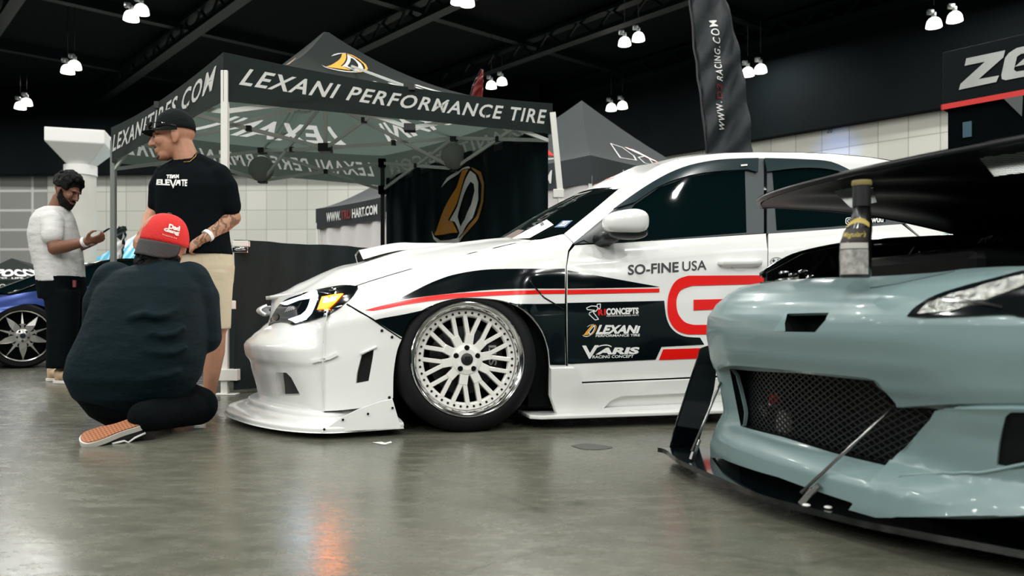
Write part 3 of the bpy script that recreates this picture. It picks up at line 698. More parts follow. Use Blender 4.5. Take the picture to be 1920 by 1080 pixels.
def booth_poly(o_, h_=()):
    bm = flat_poly(o_, h_, 30)
    for v in bm.verts: v.co = booth_pt(v.co.x, v.co.y)
    return bm
sx, sy = 160 / 785, 220 / 1080
cv = lambda pts: [(1760 + x * sx, 60 + y * sy) for x, y in pts]
zl = booth_poly(cv([(258, 245), (616, 170), (600, 235), (372, 436), (560, 402), (535, 462), (190, 535), (205, 480), (430, 275), (243, 314)]))
el = booth_poly(cv([(785, 135), (720, 150), (650, 195), (615, 240), (580, 400), (585, 435), (620, 446), (900, 392), (900, 340), (720, 366), (697, 350), (725, 230), (760, 205), (960, 165), (960, 100)]))
e3 = booth_poly(cv([(705, 322), (785, 305), (900, 283), (900, 215), (785, 250)]))
obj('lettering', join([zl, el, e3]), mat('grey_banner_letters', (170, 174, 170), .4, mottle=.15, mscale=2), bo, smooth=False)
# wall number
bm = quad_map(text_bm('20', bold=.01), [(1550, 241), (1560, 240), (1560, 249), (1550, 250)])
wr_a = Vector((1.2, 30.2)); wr_d = (Vector((19.0, 11.8)) - wr_a).normalized()
for v in bm.verts:
    r = Vector(((v.co.x - CX) / F, 1)); s = (r.x * wr_a.y - r.y * wr_a.x) / (r.y * wr_d.x - r.x * wr_d.y); k_ = wr_a.y + wr_d.y * s; v.co = Vector((r.x * k_ + .0, k_ - .02, CH - (v.co.y - HY) / F * k_))
props(obj('wall_number', bm, M_ink, smooth=False), 'small black number 20 on the oblique right wall', 'sign')
# ================================================================ white widebody hatchback
FW = Frame(-0.21, 3.85, math.radians(14)); VC = 0.92
def smooth(x, a, b):
    t = min(max((x - a) / (b - a), 0), 1); return t * t * (3 - 2 * t)
PLAN = [(3.45, .5), (3.42, .2), (3.3, .05), (2.9, 0), (2.5, 0), (2.0, 0), (1.5, 0), (1.0, 0), (.5, 0), (0, 0), (-.4, 0), (-.6, .0), (-.69, .012), (-.735, .055), (-.84, .19), (-.955, .40), (-1.045, .62), (-1.09, .8), (-1.10, .92)]
TOP = [(-1.1, .665), (-.97, .667), (-.72, .675), (-.54, .713), (-.2, .808), (.1, .893), (.27, .938), (.5, .945), (.6, .93), (1.63, 1.015), (2.5, 1.085), (3.5, 1.12)]
SIDE_D = [(-.06, .16), (0, .125), (.05, .10), (.1, .085), (.2, .07), (.35, .06), (.6, .06), (.9, .10)]
SIDE_F = [(-.06, .55), (-.03, .33), (0, .205), (.02, .165), (.05, .125), (.1, .09), (.18, .07), (.35, .06), (.6, .06), (.9, .10)]
NOSE_Z = [(.03, .10), (.08, .085), (.136, .073), (.30, .036), (.318, .030), (.335, .012), (.37, .004), (.40, 0), (.42, .012), (.45, .045), (.497, .10), (.53, .135), (.60, .145), (.67, .15), (.72, .25)]
def plan(s):
    n = len(PLAN) - 1; p = cat1(PLAN, s * n); e = 1e-3; a = cat1(PLAN, max(s - e, 0) * n); b = cat1(PLAN, min(s + e, 1) * n)
    d = Vector((b[0] - a[0], b[1] - a[1])).normalized(); return Vector(p[:2]), Vector((-d.y, d.x)) * -1
def body_pt(s, t):
    p, n = plan(s); 
    top = lerp_tab(TOP, p.x); z = .04 + (top + .045 - .04) * t; d = top - z
    wf = 1 - smooth(p.x, .30, .62); side = lerp_tab(SIDE_D, d) * (1 - wf) + lerp_tab(SIDE_F, d) * wf
    A = max(smooth(p.x, -.75, -.45) * (1 - smooth(p.x, .27, .36)), smooth(p.x, 2.15, 2.3) * (1 - smooth(p.x, 3.1, 3.3)))
    B = 1 - smooth(z, .56, .84)
    side -= .055 * A * B
    # shallow step where the fender flare meets the bumper and a ridge along the bumper
    wn = smooth(s, .705, .80)
    ins = side * (1 - wn) + lerp_tab(NOSE_Z, z) * wn
    if .62 < s < .74 and z < .6: ins -= .022 * smooth(z, .0, .3) * math.exp(-((s - .69) / .018) ** 2)
    if n.dot(Vector((0, 1))) < 0 and s < .8: n = -n
    q = p + n * ins; return Vector((q.x, q.y, z))
def _n_fix(s):
    p, n = plan(s); return n
NS, NT = 260, 64
bmm = grid(body_pt, NS, NT); bmm.faces.ensure_lookup_table(); bmm.verts.ensure_lookup_table()
BV = Surf(bmm, FW, 1250, 580)
def to_st(px, py):
    """body-surface parameters under an image point"""
    d = FW.ray(px, py).normalized(); p, n, i, t = BV.ray_cast(FW.c, d)
    if p is None: p = FW.hit(BV, px, py); i = BV.find_nearest(p)[2]
    a, b = divmod(i, NT); s, tt = (a + .5) / NS, (b + .5) / NT
    for _ in range(4):
        q = body_pt(s, tt); e = 1e-3; ds = (body_pt(s + e, tt) - q) / e; dt = (body_pt(s, tt + e) - q) / e; r = p - q
        a11, a12, a22 = ds.dot(ds), ds.dot(dt), dt.dot(dt); b1, b2 = r.dot(ds), r.dot(dt); det = a11 * a22 - a12 * a12
        if abs(det) < 1e-12: break
        s += (b1 * a22 - b2 * a12) / det; tt += (a11 * b2 - a12 * b1) / det
        s = min(max(s, 0), 1); tt = min(max(tt, 0), 1)
    return (s, tt)
def st_panel(outer, holes=(), ds=.008, dt=.03):
    bm = flat_poly(outer, holes, ds, dt)
    for v in bm.verts: v.co = body_pt(v.co.x, v.co.y)
    return bm
car = thing('car', 'white widebody hatchback with black and red side graphics and a big splitter', 'car', FW.o, FW.th)
def both_sides(bm):
    mirror(bm, VC); bmesh.ops.remove_doubles(bm, verts=bm.verts[:], dist=1e-4); return bm
class Two:
    def __init__(s, bm): s.bm = bm
def wpanel(name, outer, m, holes=(), bvh=None, step=14, off=0.0, solid=.012, parent=None, two=True):
    bm = FW.panel(bvh or BV, outer, holes, step, off, solid)
    return pair(name, bm, m, parent or car, VC, two)
# front bumper with intake and vent openings
vent = [(678, 666), (701, 655), (699, 672), (691, 715), (667, 719), (669, 700)]
intake = [(517, 698), (537, 699), (546, 708), (563, 741), (521, 742)]
edge_f = [(650, 571), (672, 584), (700, 600), (726, 618), (753, 636)]
arch_b = sm([(753, 636), (744, 660), (738, 700), (737, 746)], 5)
bot = sm([(737, 752), (690, 763), (640, 769), (600, 771), (550, 770), (500, 764)], 4)
top_b = sm([(505, 560), (550, 553), (600, 545), (632, 539), (664, 537)], 4)
bp = [to_st(*p) for p in edge_f + arch_b[1:] + bot[1:]] + [(.965, .15), (1.0, .15), (1.0, .93), (.97, .93)] + [to_st(*p) for p in top_b] + [to_st(660, 556)]
bmb = st_panel(bp, [[to_st(*p) for p in vent], [to_st(*p) for p in intake]])
dress(bmb, BV, 0); mirror(bmb, VC); obj('front_bumper', bmb, M_white, car)
M_mesh = mat('black_intake', (4, 8, 9), .4)
for h_ in (vent, intake):
    lip_ = BM(); P0 = [FW.hit(BV, *p) for p in h_]; P1 = [FW.hit(BV, *p, -.045) for p in h_]
    for i in range(len(h_)): lip_.faces.new([lip_.verts.new(q) for q in (P0[i], P0[(i + 1) % len(h_)], P1[(i + 1) % len(h_)], P1[i])])
    pair('opening_lining', lip_, M_wht2, car, VC, smooth=False)
wpanel('bumper_vent', [(675, 662), (705, 650), (694, 718), (663, 722)], M_mesh, off=-.03, solid=.004)
wpanel('bumper_intake', [(512, 694), (540, 694), (570, 745), (516, 747)], M_mesh, off=-.04, solid=.004)
# fins round the openings
def rim_strip(pts, w, off, closed=True):
    P = [FW.hit(BV, *p, off) for p in pts]; bm = BM(); tube(bm, P + (P[:1] if closed else []), w, 6, not closed); return bm
pair('vent_surround', rim_strip([(676, 664), (706, 650)], .007, .004, False), M_white, car, VC)
bm = rim_strip([(650, 571), (672, 584), (700, 600), (726, 618), (752, 635)], .0025, .002, False); pair('bumper_seam', bm, M_dark, car, VC)
for p in ((716, 620), (735, 632), (730, 745)):
    q = FW.hit(BV, *p, .004); bm = BM(); bmesh.ops.create_uvsphere(bm, u_segments=10, v_segments=6, radius=.007, matrix=Matrix.Translation(q) @ Matrix.Diagonal((1, .5, 1, 1))); obj('rivet', bm, M_bolt, car)
wpanel('bumper_ridge', [(584, 676), (612, 671), (632, 661), (634, 667), (620, 674), (586, 681)], M_white, off=.012, solid=.014, step=6)
# grille between the headlights
bm = BM(); box(bm, (-.85, .62, .49), (-.82, 1.22, .63)); g = obj('grille', bm, mat('black_grille_mesh', (10, 14, 15), .5), car, smooth=False)
bm = patch([[(-.955, .55, .612), (-.985, .70, .607), (-.99, .92, .605)], [(-.985, .54, .592), (-1.012, .70, .586), (-1.018, .92, .584)], [(-.96, .55, .572), (-.98, .70, .566), (-.985, .92, .564)]], 8, 12); obj('grille_wing', both_sides(bm), M_white, g, solid=.01)
bm = BM(); box(bm, (-.875, .64, .515), (-.85, 1.20, .53)); obj('grille_bar', bm, M_wht2, g, smooth=False, bevel=.004)
# headlight
hl = sm([(504, 611), (512, 592), (524, 573), (543, 559), (584, 547), (628, 538), (650, 536), (671, 538)], 3) + sm([(671, 540), (663, 553), (648, 569), (621, 588), (586, 601), (556, 609), (548, 610), (540, 607), (527, 604), (512, 607)], 3)
M_house = mat('headlight_black_housing', (12, 16, 18), .12, coat=.6)
h_ = wpanel('headlight', hl, M_house, off=.005, solid=.01, step=8)
led = [(529, 569), (560, 558), (588, 548), (595, 548), (597, 555), (592, 570), (585, 587), (574, 599), (554, 605), (544, 599), (551, 597), (568, 591), (577, 583), (582, 573), (586, 559), (561, 563), (538, 572)]
wpanel('light_strip', led, mat('headlight_led_glow', (240, 248, 255), .3, emit=(205, 232, 255), estr=11), off=.011, solid=.003, step=8, parent=h_)
amb = [(606, 558), (645, 553), (632, 568), (618, 581), (598, 582)]
wpanel('turn_signal', amb, mat('amber_signal_glow', (255, 150, 20), .3, emit=(255, 110, 6), estr=2.6), off=.011, solid=.003, step=8, parent=h_)
wpanel('signal_bulb', [(611, 561), (634, 558), (630, 567), (609, 569)], mat('amber_bulb_glow', (255, 170, 60), .3, emit=(255, 122, 32), estr=220), off=.013, solid=.002, step=8, parent=h_)
for k in range(6): wpanel('reflector_fin', [(536 + k * 4, 586 - k * 1.2), (546 + k * 4, 572 - k * 1.2), (548 + k * 4, 572 - k * 1.2), (538 + k * 4, 586 - k * 1.2)], M_chrome, off=.009, solid=.002, step=8, parent=h_)
wpanel('projector_lens', [(519 + 6 * math.cos(a), 594 + 7 * math.sin(a)) for a in [k * PI / 8 for k in range(16)]], mat('smoked_chrome', (70, 80, 82), .15, metal=1), off=.008, solid=.003, step=8, parent=h_)
# splitter
OUT = [(-.31, .012), (-.5, -.035), (-.671, -.055), (-.837, .054), (-.99, .27), (-1.117, .56), (-1.175, .754), (-1.19, .92)]
def outc(s):
    n = len(OUT) - 1; p = cat1(OUT, s * n); a = cat1(OUT, max(s - 1e-3, 0) * n); b = cat1(OUT, min(s + 1e-3, 1) * n); d = Vector((b[0] - a[0], b[1] - a[1])).normalized()
    nn = Vector((d.y, -d.x)); 
    return Vector(p[:2]), -nn if nn.x < 0 and s > .3 else (nn if nn.y > 0 or nn.x > 0 else -nn)
PROF = [(.35, .028), (.02, .028), (0, .034), (-.004, .05), (.01, .06), (.06, .072), (.105, .078), (.112, .10), (.13, .112), (.22, .118), (.3, .12)]
def lip(s, t):
    p, n = outc(s); 
    if n.dot(Vector((.4, .92)) - p) < 0: n = -n
    q = cat1(PROF, t * (len(PROF) - 1)); r = p + n * q[0]; return Vector((r.x, min(r.y, VC), q[1]))
obj('front_splitter', both_sides(grid(lip, 60, 40)), M_white, car, angle=40)
bm = flat_poly([(601, 811), (752, 803), (736, 748), (715, 752), (670, 768), (640, 783)], (), 20)
for v in bm.verts: v.co = FW.pv(v.co.x, v.co.y, -.058)
ep = pair('splitter_end_plate', bm, M_white, car, VC, solid=.008, smooth=False, bevel=.002)
for p in ((608, 805), (643, 787), (690, 776), (736, 765)):
    bm = BM(); bmesh.ops.create_uvsphere(bm, u_segments=10, v_segments=6, radius=.006, matrix=Matrix.Translation(FW.pv(*p, -.066)) @ Matrix.Diagonal((1, .5, 1, 1))); obj('rivet', bm, M_bolt, ep)
# fenders
arch_f = sm([(753, 634), (768, 602), (800, 577), (848, 561), (900, 559), (950, 566), (988, 586), (1015, 620), (1027, 655), (1030, 688)], 5)
hoodl = sm([(664, 538), (700, 526), (760, 508), (820, 491), (880, 476), (920, 467), (990, 451.5)], 4)
fender = hoodl + [(1015, 449), (1040, 443), (1057, 439), (1074, 456), (1065, 470), (1061, 500), (1059, 560), (1059, 620), (1061, 688)] + arch_f[::-1] + [(727, 617), (701, 598), (673, 582), (651, 569), (663, 555), (672, 541)]
wpanel('front_fender', fender, M_white, step=10, off=.001)
pair('hood_seam', rim_strip(hoodl, .003, .001, False), M_dark, car, VC)
wpanel('fender_vent', [(1006, 588), (1058, 588), (1060, 684), (1036, 684), (1024, 640)], M_black, off=.004, solid=.002)
# doors, quarter panel
fd = [(1078, 460), (1150, 456), (1300, 447), (1436, 438), (1439, 470), (1438, 540), (1437, 700), (1250, 709), (1089, 716), (1074, 688), (1065, 686), (1063, 600), (1063, 500), (1068, 472)]
door = wpanel('front_door', fd, M_white)
wpanel('rear_door', [(1441, 438), (1560, 430), (1690, 420), (1722, 445), (1738, 480), (1738, 545), (1680, 575), (1640, 640), (1632, 693), (1441, 700)], M_white)
wpanel('rear_quarter', [(1698, 419), (1830, 411), (1980, 403), (2005, 403), (2005, 690), (1862, 690), (1852, 630), (1815, 575), (1755, 548), (1742, 545), (1741, 478), (1726, 444)], M_white, step=20)
# cabin side, windscreen, roof
def G(px, py, v): return FW.pv(px, py, v)
belt = [(1020, 463), (1076, 458), (1170, 454), (1290, 448), (1437, 439), (1600, 429), (1740, 418), (1900, 408)]
mid = [(1036, 452, .16), (1118, 426, .18), (1200, 402, .19), (1300, 378, .2), (1430, 368, .2), (1590, 364, .2), (1720, 370, .2), (1880, 382, .2)]
hi = [(1049, 443, .19), (1150, 392, .235), (1226, 342, .26), (1312, 310, .27), (1425, 299, .27), (1570, 302, .27), (1690, 320, .27), (1850, 355, .27)]
top = [(1057, 436, .215), (1165, 350, .29), (1237, 309, .31), (1310, 291, .31), (1420, 285, .31), (1560, 288, .31), (1690, 304, .31), (1840, 345, .3)]
rows = [[G(x, y, .12) for x, y in belt]] + [[G(*p) for p in r] for r in (mid, hi, top)]
cabm = patch(rows, 40, 90); BVC = Surf(cabm, FW, 1300, 400)
trow = rows[3]
pil = [(1058, 438), (1110, 396), (1165, 350), (1200, 329), (1237, 309), (1270, 298), (1310, 291.5), (1360, 287), (1420, 285.5), (1490, 286), (1560, 288.5), (1630, 295), (1690, 305), (1765, 324), (1838, 344), (1895, 406), (1720, 418), (1690, 405), (1640, 350), (1560, 306), (1500, 299), (1430, 297), (1383, 297), (1333, 302), (1278, 315), (1222, 343), (1155, 389), (1076, 455)]
wpanel('roof_side', pil, M_white, bvh=BVC, step=12, solid=.01)
wpanel('window_trim', sm([(1076, 457), (1115, 423), (1155, 390), (1222, 344), (1278, 316), (1333, 303), (1383, 298.5), (1432, 298)], 3) + [(1432, 437), (1300, 446), (1150, 454)], M_pillar, bvh=BVC, step=12, off=.001, solid=.008)
wpanel('window_glass', [(1152, 455), (1150, 432), (1190, 384), (1236, 352), (1292, 332), (1347, 324), (1396, 321), (1399, 436)], M_glass, bvh=BVC, step=12, off=.004, solid=.004)
wpanel('mirror_triangle', [(1080, 458), (1155, 395), (1175, 395), (1150, 454)], M_trim, bvh=BVC, off=.006, solid=.004)
vis = sm([(1150, 395), (1222, 344.5), (1278, 317), (1333, 304), (1383, 300), (1420, 299)], 4) + [(1419, 325), (1400, 320)] + sm([(1400, 320), (1347, 323), (1292, 331), (1236, 351), (1189, 382)], 4)
wpanel('rain_visor', vis, M_visor, bvh=BVC, step=12, off=.016, solid=.008)
wpanel('visor_badge', [(1385, 313), (1397, 312), (1397, 315), (1385, 316)], M_print, bvh=BVC, off=.028, solid=.001, two=False)
wpanel('rear_window_trim', sm([(1438, 298), (1500, 300), (1560, 306), (1640, 350), (1697, 413)], 3) + [(1697, 419), (1560, 430), (1438, 438)], M_pillar, bvh=BVC, step=12, off=.001, solid=.008)
wpanel('rear_window_glass', sm([(1448, 322), (1500, 316), (1560, 318), (1620, 346), (1658, 390)], 3) + [(1660, 416), (1560, 425), (1456, 432)], M_glass, bvh=BVC, step=12, off=.004, solid=.004)
wpanel('rear_rain_visor', sm([(1432, 299), (1500, 301), (1556, 306), (1600, 326)], 4) + sm([(1600, 334), (1556, 320), (1500, 317), (1436, 324)], 4), M_visor, bvh=BVC, step=12, off=.016, solid=.008)
wsr = [[G(1057, 437, .215), G(1015, 446, .4), G(965, 452, .65), G(922, 455, .92)], [G(1110, 397, .25), G(1075, 399, .45), G(1035, 401, .7), G(1004, 404, .92)], [G(1165, 351, .29), G(1140, 351, .5), G(1112, 354, .72), G(1088, 360, .92)], [G(1237, 309.5, .31), G(1224, 309, .5), G(1207, 309, .72), G(1190, 312, .92)]]
def wfn(s, t):
    colp = [cat1([tuple(p) for p in row], t * 3) for row in wsr]; return Vector(cat1(colp, s * 3))
ws = obj('windscreen', both_sides(grid(lambda s, t: wfn(s * 2 / 3, t), 24, 20)), mat('windscreen_glass', (8, 18, 18), .03, spec=.6, coat=.4), car)
ban = obj('sun_strip', both_sides(grid(lambda s, t: wfn(2 / 3 + s / 3, t), 12, 20)), M_white, car)
bmw = grid(wfn, 40, 30); BVW = Surf(bmw, FW, 1060, 410)
bm = FW.text(BVW, 'SO-FINE USA', [(1104, 334), (1162, 326), (1148, 336), (1096, 346)], .004, bold=.03); obj('strip_lettering', bm, M_red, ban, smooth=False)
rr = [[trow[i].copy() for i in range(2, 8)]]
fr = [wsr[3][1], wsr[3][2], wsr[3][3]]
for k, (v, dz) in enumerate(((.5, .03), (.72, .042), (.92, .047))):
    r = [fr[k].copy()]
    for i in range(3, 8): p = trow[i]; r.append(Vector((p.x, v, p.z + dz)))
    rr.append(r)
obj('roof', both_sides(patch(rr, 20, 50)), M_white, car)
# rear hatch and bumper
er = [p[-1] for p in rr]; hr = [er, [Vector((3.15, .28, 1.2)), Vector((3.2, .5, 1.22)), Vector((3.22, .72, 1.23)), Vector((3.23, .92, 1.23))], [Vector((3.38, .14, 1.0)), Vector((3.42, .5, 1.0)), Vector((3.43, .72, 1.0)), Vector((3.44, .92, 1.0))], [Vector((3.42, .12, .7)), Vector((3.5, .5, .7)), Vector((3.52, .72, .7)), Vector((3.52, .92, .7))], [Vector((3.4, .1, .15)), Vector((3.5, .5, .15)), Vector((3.52, .72, .15)), Vector((3.52, .92, .15))]]
obj('tailgate', both_sides(patch(hr, 30, 20)), M_white, car)
# bonnet
UF = [(.19, -.54), (.35, -.69), (.55, -.83), (.75, -.955), (.92, -.985)]; ZF = [(.19, .713), (.35, .692), (.55, .673), (.75, .668), (.92, .668)]
UB = [(.19, .36), (.35, .34), (.55, .33), (.75, .33), (.92, .33)]; ZC = [(-1.0, .668), (-.9, .712), (-.8, .755), (-.54, .85), (-.2, .944), (.2, .987), (.4, 1.0)]
ZE = [(-1.0, .60), (-.54, .713), (-.2, .808), (.1, .893), (.27, .938), (.4, .955)]
def bonnet(s, t):
    v = .19 + .73 * t; u = lerp_tab(UF, v) * (1 - s) + lerp_tab(UB, v) * s
    g = 1 - (1 - t) ** 2.2; z = lerp_tab(ZE, u) * (1 - g) + lerp_tab(ZC, u) * g
    w = max(0, 1 - s / .22); z = z * (1 - w * w) + lerp_tab(ZF, v) * w * w
    z += .012 * math.exp(-((t - .45) / .06) ** 2) * smooth(s, .15, .35)
    return Vector((u, v, z))
hood = obj('hood', both_sides(grid(bonnet, 60, 40)), M_white, car, solid=.02, soff=-1)
def scoop(s, t):
    u = -.46 + .55 * s; v = .92 - .30 * (1 - t) ; e = smooth(t, 0, .35); h = .058 * (1 - s) ** .8 + .004
    b = bonnet(min(max((u + .98) / 1.31, 0), 1), (v - .19) / .73).z; return Vector((u - .02 * e * (1 - s), v, b + h * e - .005))
sc = obj('hood_scoop', both_sides(grid(scoop, 20, 24)), M_white, hood)
bm = BM(); bz = bonnet(.4, .8).z; bm = grid(lambda s, t: (lambda p, q: p.lerp(q, s))(scoop(0, t) + Vector((.008, 0, -.006)), Vector((-.43, .62 + .3 * t, bonnet(.4, .6 + .4 * t).z - .01))), 4, 16); obj('scoop_mouth', both_sides(bm), M_dark, sc)
# skirt
sk_ = [(1028, 687), (1073, 685), (1089, 718), (1250, 711), (1437, 703), (1640, 694), (1640, 755), (1284, 770), (1128, 778), (1040, 778), (1027, 740)]
rec = [(1128, 763), (1140, 749), (1160, 740), (1290, 734), (1628, 719), (1628, 742), (1288, 756)]
wpanel('side_skirt', sk_, M_white, holes=[rec], off=.03, solid=.022, step=14)
wpanel('skirt_recess', [(1122, 768), (1136, 745), (1158, 736), (1290, 730), (1634, 715), (1634, 746), (1288, 760)], M_white, off=.006, solid=.002)
wpanel('skirt_fin', [(1028, 688), (1072, 687), (1088, 719), (1126, 774), (1041, 777), (1028, 740)], M_white, off=.05, solid=.022, step=8)
for vf_ in ([(978, 508), (998, 534), (1020, 558), (1057, 580)], [(1000, 592), (1030, 591), (1057, 590)]): pair('vent_edge', rim_strip(vf_, .004, .003, False), M_black, car, VC)
bm = BM(); pts = [(.31, .02), (.36, -.02), (.5, -.025), (2.18, -.025), (2.2, .02), (2.2, .25), (.31, .25)]
lo = [bm.verts.new((x, y, .052)) for x, y in pts]; up = [bm.verts.new((x, y, .072)) for x, y in pts]; bm.faces.new(lo[::-1]); bm.faces.new(up)
for i in range(7): bm.faces.new((lo[i], lo[(i + 1) % 7], up[(i + 1) % 7], up[i]))
bmesh.ops.recalc_face_normals(bm, faces=bm.faces[:]); pair('skirt_lip', bm, M_white, car, VC, smooth=False, bevel=.006)
bm = BM(); box(bm, (-.55, .3, .09), (3.3, 1.54, .64)); box(bm, (.33, .12, .1), (2.2, 1.72, .6)); box(bm, (.55, .22, .55), (3.2, 1.62, .96)); obj('underbody', bm, M_dark, car, smooth=False)
# mirror, handles
c = FW.pv(1173, 417, -.04)
def sup(bm, c, r, e=2.6, nu=28, nv=18, M=None):
    def sp(x, p): return math.copysign(abs(x) ** (2 / p), x)
    vs = []
    for i in range(nv + 1):
        a = -PI / 2 + PI * i / nv; vs.append([bm.verts.new(Vector(c) + (M or Matrix.Identity(3)) @ Vector((r[0] * sp(math.cos(a), e) * sp(math.cos(2 * PI * k / nu), e), r[1] * sp(math.cos(a), e) * sp(math.sin(2 * PI * k / nu), e), r[2] * sp(math.sin(a), e)))) for k in range(nu)])
    for i in range(nv):
        for k in range(nu): bm.faces.new((vs[i][k], vs[i][(k + 1) % nu], vs[i + 1][(k + 1) % nu], vs[i + 1][k]))
    bmesh.ops.remove_doubles(bm, verts=bm.verts[:], dist=1e-5); return bm
bm = sup(BM(), (0, 0, 0), (.118, .075, .068), 2.7)
for v in bm.verts: v.co.z *= .8 + .2 * smooth(v.co.x, -.12, .08); v.co.z += .006 * (v.co.x / .1)
for v in bm.verts: v.co += c
mi = pair('mirror', bm, M_white, car, VC)
bm = sup(BM(), c + Vector((.015, .01, -.045)), (.105, .06, .04), 2.4); pair('mirror_base', bm, M_trim, mi, VC)
bm = BM(); tube(bm, [c + Vector((-.03, .03, -.05)), c + Vector((-.06, .17, -.075))], [(.05, .03), (.06, .04)], 12); pair('mirror_stalk', bm, M_trim, mi, VC)
def handle(x0, x1, y):
    a = FW.hit(BV, x0, y, .028); b_ = FW.hit(BV, x1, y - 1, .028); bm = BM(); n0 = FW.hit(BV, x0, y, 0); n1 = FW.hit(BV, x1, y - 1, 0)
    tube(bm, [n0, a.lerp(b_, .06), a.lerp(b_, .3), a.lerp(b_, .7), a.lerp(b_, .94), n1], [(.012, .012), (.014, .02), (.012, .019), (.012, .019), (.014, .02), (.012, .012)], 12)
    o = pair('door_handle', bm, M_white, car, VC)
    m2 = (x0 + x1) / 2; bm = FW.panel(BV, [(m2 + 17 * math.cos(k * PI / 10), y + 14 * math.sin(k * PI / 10)) for k in range(20)], (), 6, .0015); obj('handle_cup', bm, M_wht2, o)
handle(1348, 1425, 494)
# graphics
def dec(name, outer, m, holes=(), off=.003, bvh=None, parent=None): return obj(name, FW.panel(bvh or BV, outer, holes, 10, off), m, parent or car, angle=60)
dec('black_stripe', sm([(745, 563), (775, 547), (810, 530), (850, 516), (900, 507), (950, 504.5), (1059, 504)], 4) + [(1059, 541)] + sm([(1000, 541), (950, 542), (900, 545), (840, 551), (790, 557), (745, 563)], 3), M_black)
dec('black_stripe', [(1064, 507), (1237, 538), (1064, 541)], M_black)
dec('red_stripe', sm([(685, 582), (730, 570), (790, 558), (850, 551), (920, 547), (990, 544.5), (1059, 543.5)], 4) + sm([(1059, 551), (990, 552), (920, 555), (850, 560), (790, 567), (740, 576), (700, 583)], 3), M_red)
dec('red_stripe', [(1063.5, 543.5), (1236, 541), (1236, 548), (1063.5, 552)], M_red)
dec('black_graphic', sm([(703, 600), (720, 596), (760, 589), (806, 579)], 3) + sm([(800, 577), (768, 602), (754, 632)], 3) + [(728, 617)], M_black, off=.0035)
dec('black_graphic', sm([(955, 570), (1000, 570), (1059, 569)], 3) + [(1059, 684), (1031, 684), (1028, 655)] + sm([(1028, 655), (1016, 620), (989, 586), (955, 567)], 3), M_black, off=.0035)
dec('black_graphic', [(1063.5, 568), (1245, 564)] + sm([(1246, 575), (1249, 595), (1256, 612), (1268, 624), (1285, 631), (1312, 633)], 4) + [(1320, 646), (1240, 650), (1229, 674), (1073, 682), (1064, 682)], M_black)
dec('red_graphic', [(1475, 516), (1290, 517)] + sm([(1290, 517), (1272, 523), (1260, 536), (1252, 560), (1252, 590), (1260, 610), (1273, 622), (1290, 627)], 4) + [(1340, 627), (1460, 620), (1470, 560), (1452, 560), (1440, 606), (1335, 609)] + sm([(1300, 609), (1284, 604), (1272, 590), (1268, 574), (1269, 558), (1277, 544), (1297, 536)], 4) + [(1413, 533), (1475, 532)], M_red)
dec('red_graphic', [(1300, 562), (1430, 559), (1428, 577), (1300, 582)], M_red)
dec('red_stripe', [(1243, 655), (1420, 649), (1410, 668), (1235, 675)], M_red)
def tx(s_, q, m, bvh=None, name='lettering', off=.004, **k): return obj(name, FW.text(bvh or BV, s_, q, off, 20, **k), m, car, smooth=False)
tx('SO-FINE', [(1177, 497), (1272, 491), (1272, 510), (1177, 516)], M_ink, bold=.02)
tx('USA', [(1279, 490.5), (1324, 488), (1324, 506), (1279, 508.5)], M_ink, bold=.005)
tx('R1', [(1121, 580), (1135, 579), (1135, 591), (1121, 591.5)], M_red, bold=.04)
tx('CONCEPTS', [(1136, 578), (1197, 576.5), (1197, 588.5), (1136, 591)], M_print, bold=.05)
tx('PERFORMANCE BRAKE PARTS', [(1137, 591), (1197, 589.5), (1197, 592.3), (1137, 594)], M_print)
def cpx(pts, ox=1000, oy=460, sc=3.0): return [(ox + x / sc, oy + y / sc) for x, y in pts]
def stroke(pts, w):
    bms = [flat_poly([(a[0] + n[0], a[1] + n[1]), (b[0] + n[0], b[1] + n[1]), (b[0] - n[0], b[1] - n[1]), (a[0] - n[0], a[1] - n[1])]) for a, b in zip(pts, pts[1:]) for n in [(lambda dx, dy: (-dy / math.hypot(dx, dy) * w, dx / math.hypot(dx, dy) * w))(b[0] - a[0], b[1] - a[1])]]
    return join(bms)
bm = join([stroke(cpx([(298, 352), (325, 341), (352, 343), (364, 352), (352, 370), (335, 376), (366, 416), (346, 420), (312, 388), (316, 378), (346, 366), (302, 362), (298, 352)]), .8), stroke(cpx([(356, 345), (358, 332), (376, 330), (374, 356), (366, 358)]), .8)])
cut_grid(bm, 20, 20); obj('emblem', FW.cast(BV, bm, .004), M_print, car, smooth=False)
for colr, mm in (('white', M_print), ('orange', M_orange), ('tan', M_orange)):
    bm = quad_map(shapes_unit(SH, 285, 415, colr), [(1095, 608), (1119, 608), (1115, 631), (1091, 632)]); obj('emblem', FW.cast(BV, bm, .0045), mm, car, smooth=False)
tx('LEXANi', [(1124, 609), (1201, 610), (1196, 625), (1116, 627)], M_print, bold=.05)
tx('PERFORMANCE TIRE', [(1117, 627.5), (1199.5, 626), (1199, 630.5), (1116, 632)], M_print, bold=.02)
tx('V', [(1091, 648), (1122, 647), (1118, 672), (1092, 673)], M_print, bold=.03)
tx('ARIS', [(1124, 652), (1200, 650.5), (1196, 664), (1116, 665)], M_print, bold=.05)
bm = stroke(sm([(1106, 668), (1114, 655), (1125, 648.5), (1138, 647), (1146, 650)], 4), 1.0); cut_grid(bm, 20, 20); obj('emblem', FW.cast(BV, bm, .004), M_print, car, smooth=False)
tx('RACING CONCEPT', [(1111, 666.5), (1188, 665), (1187, 670.5), (1110, 672)], M_print, bold=.02)
tx('SUBARU', [(1471, 484.5), (1562, 480), (1562, 492), (1471, 497)], M_ink, bold=.02)
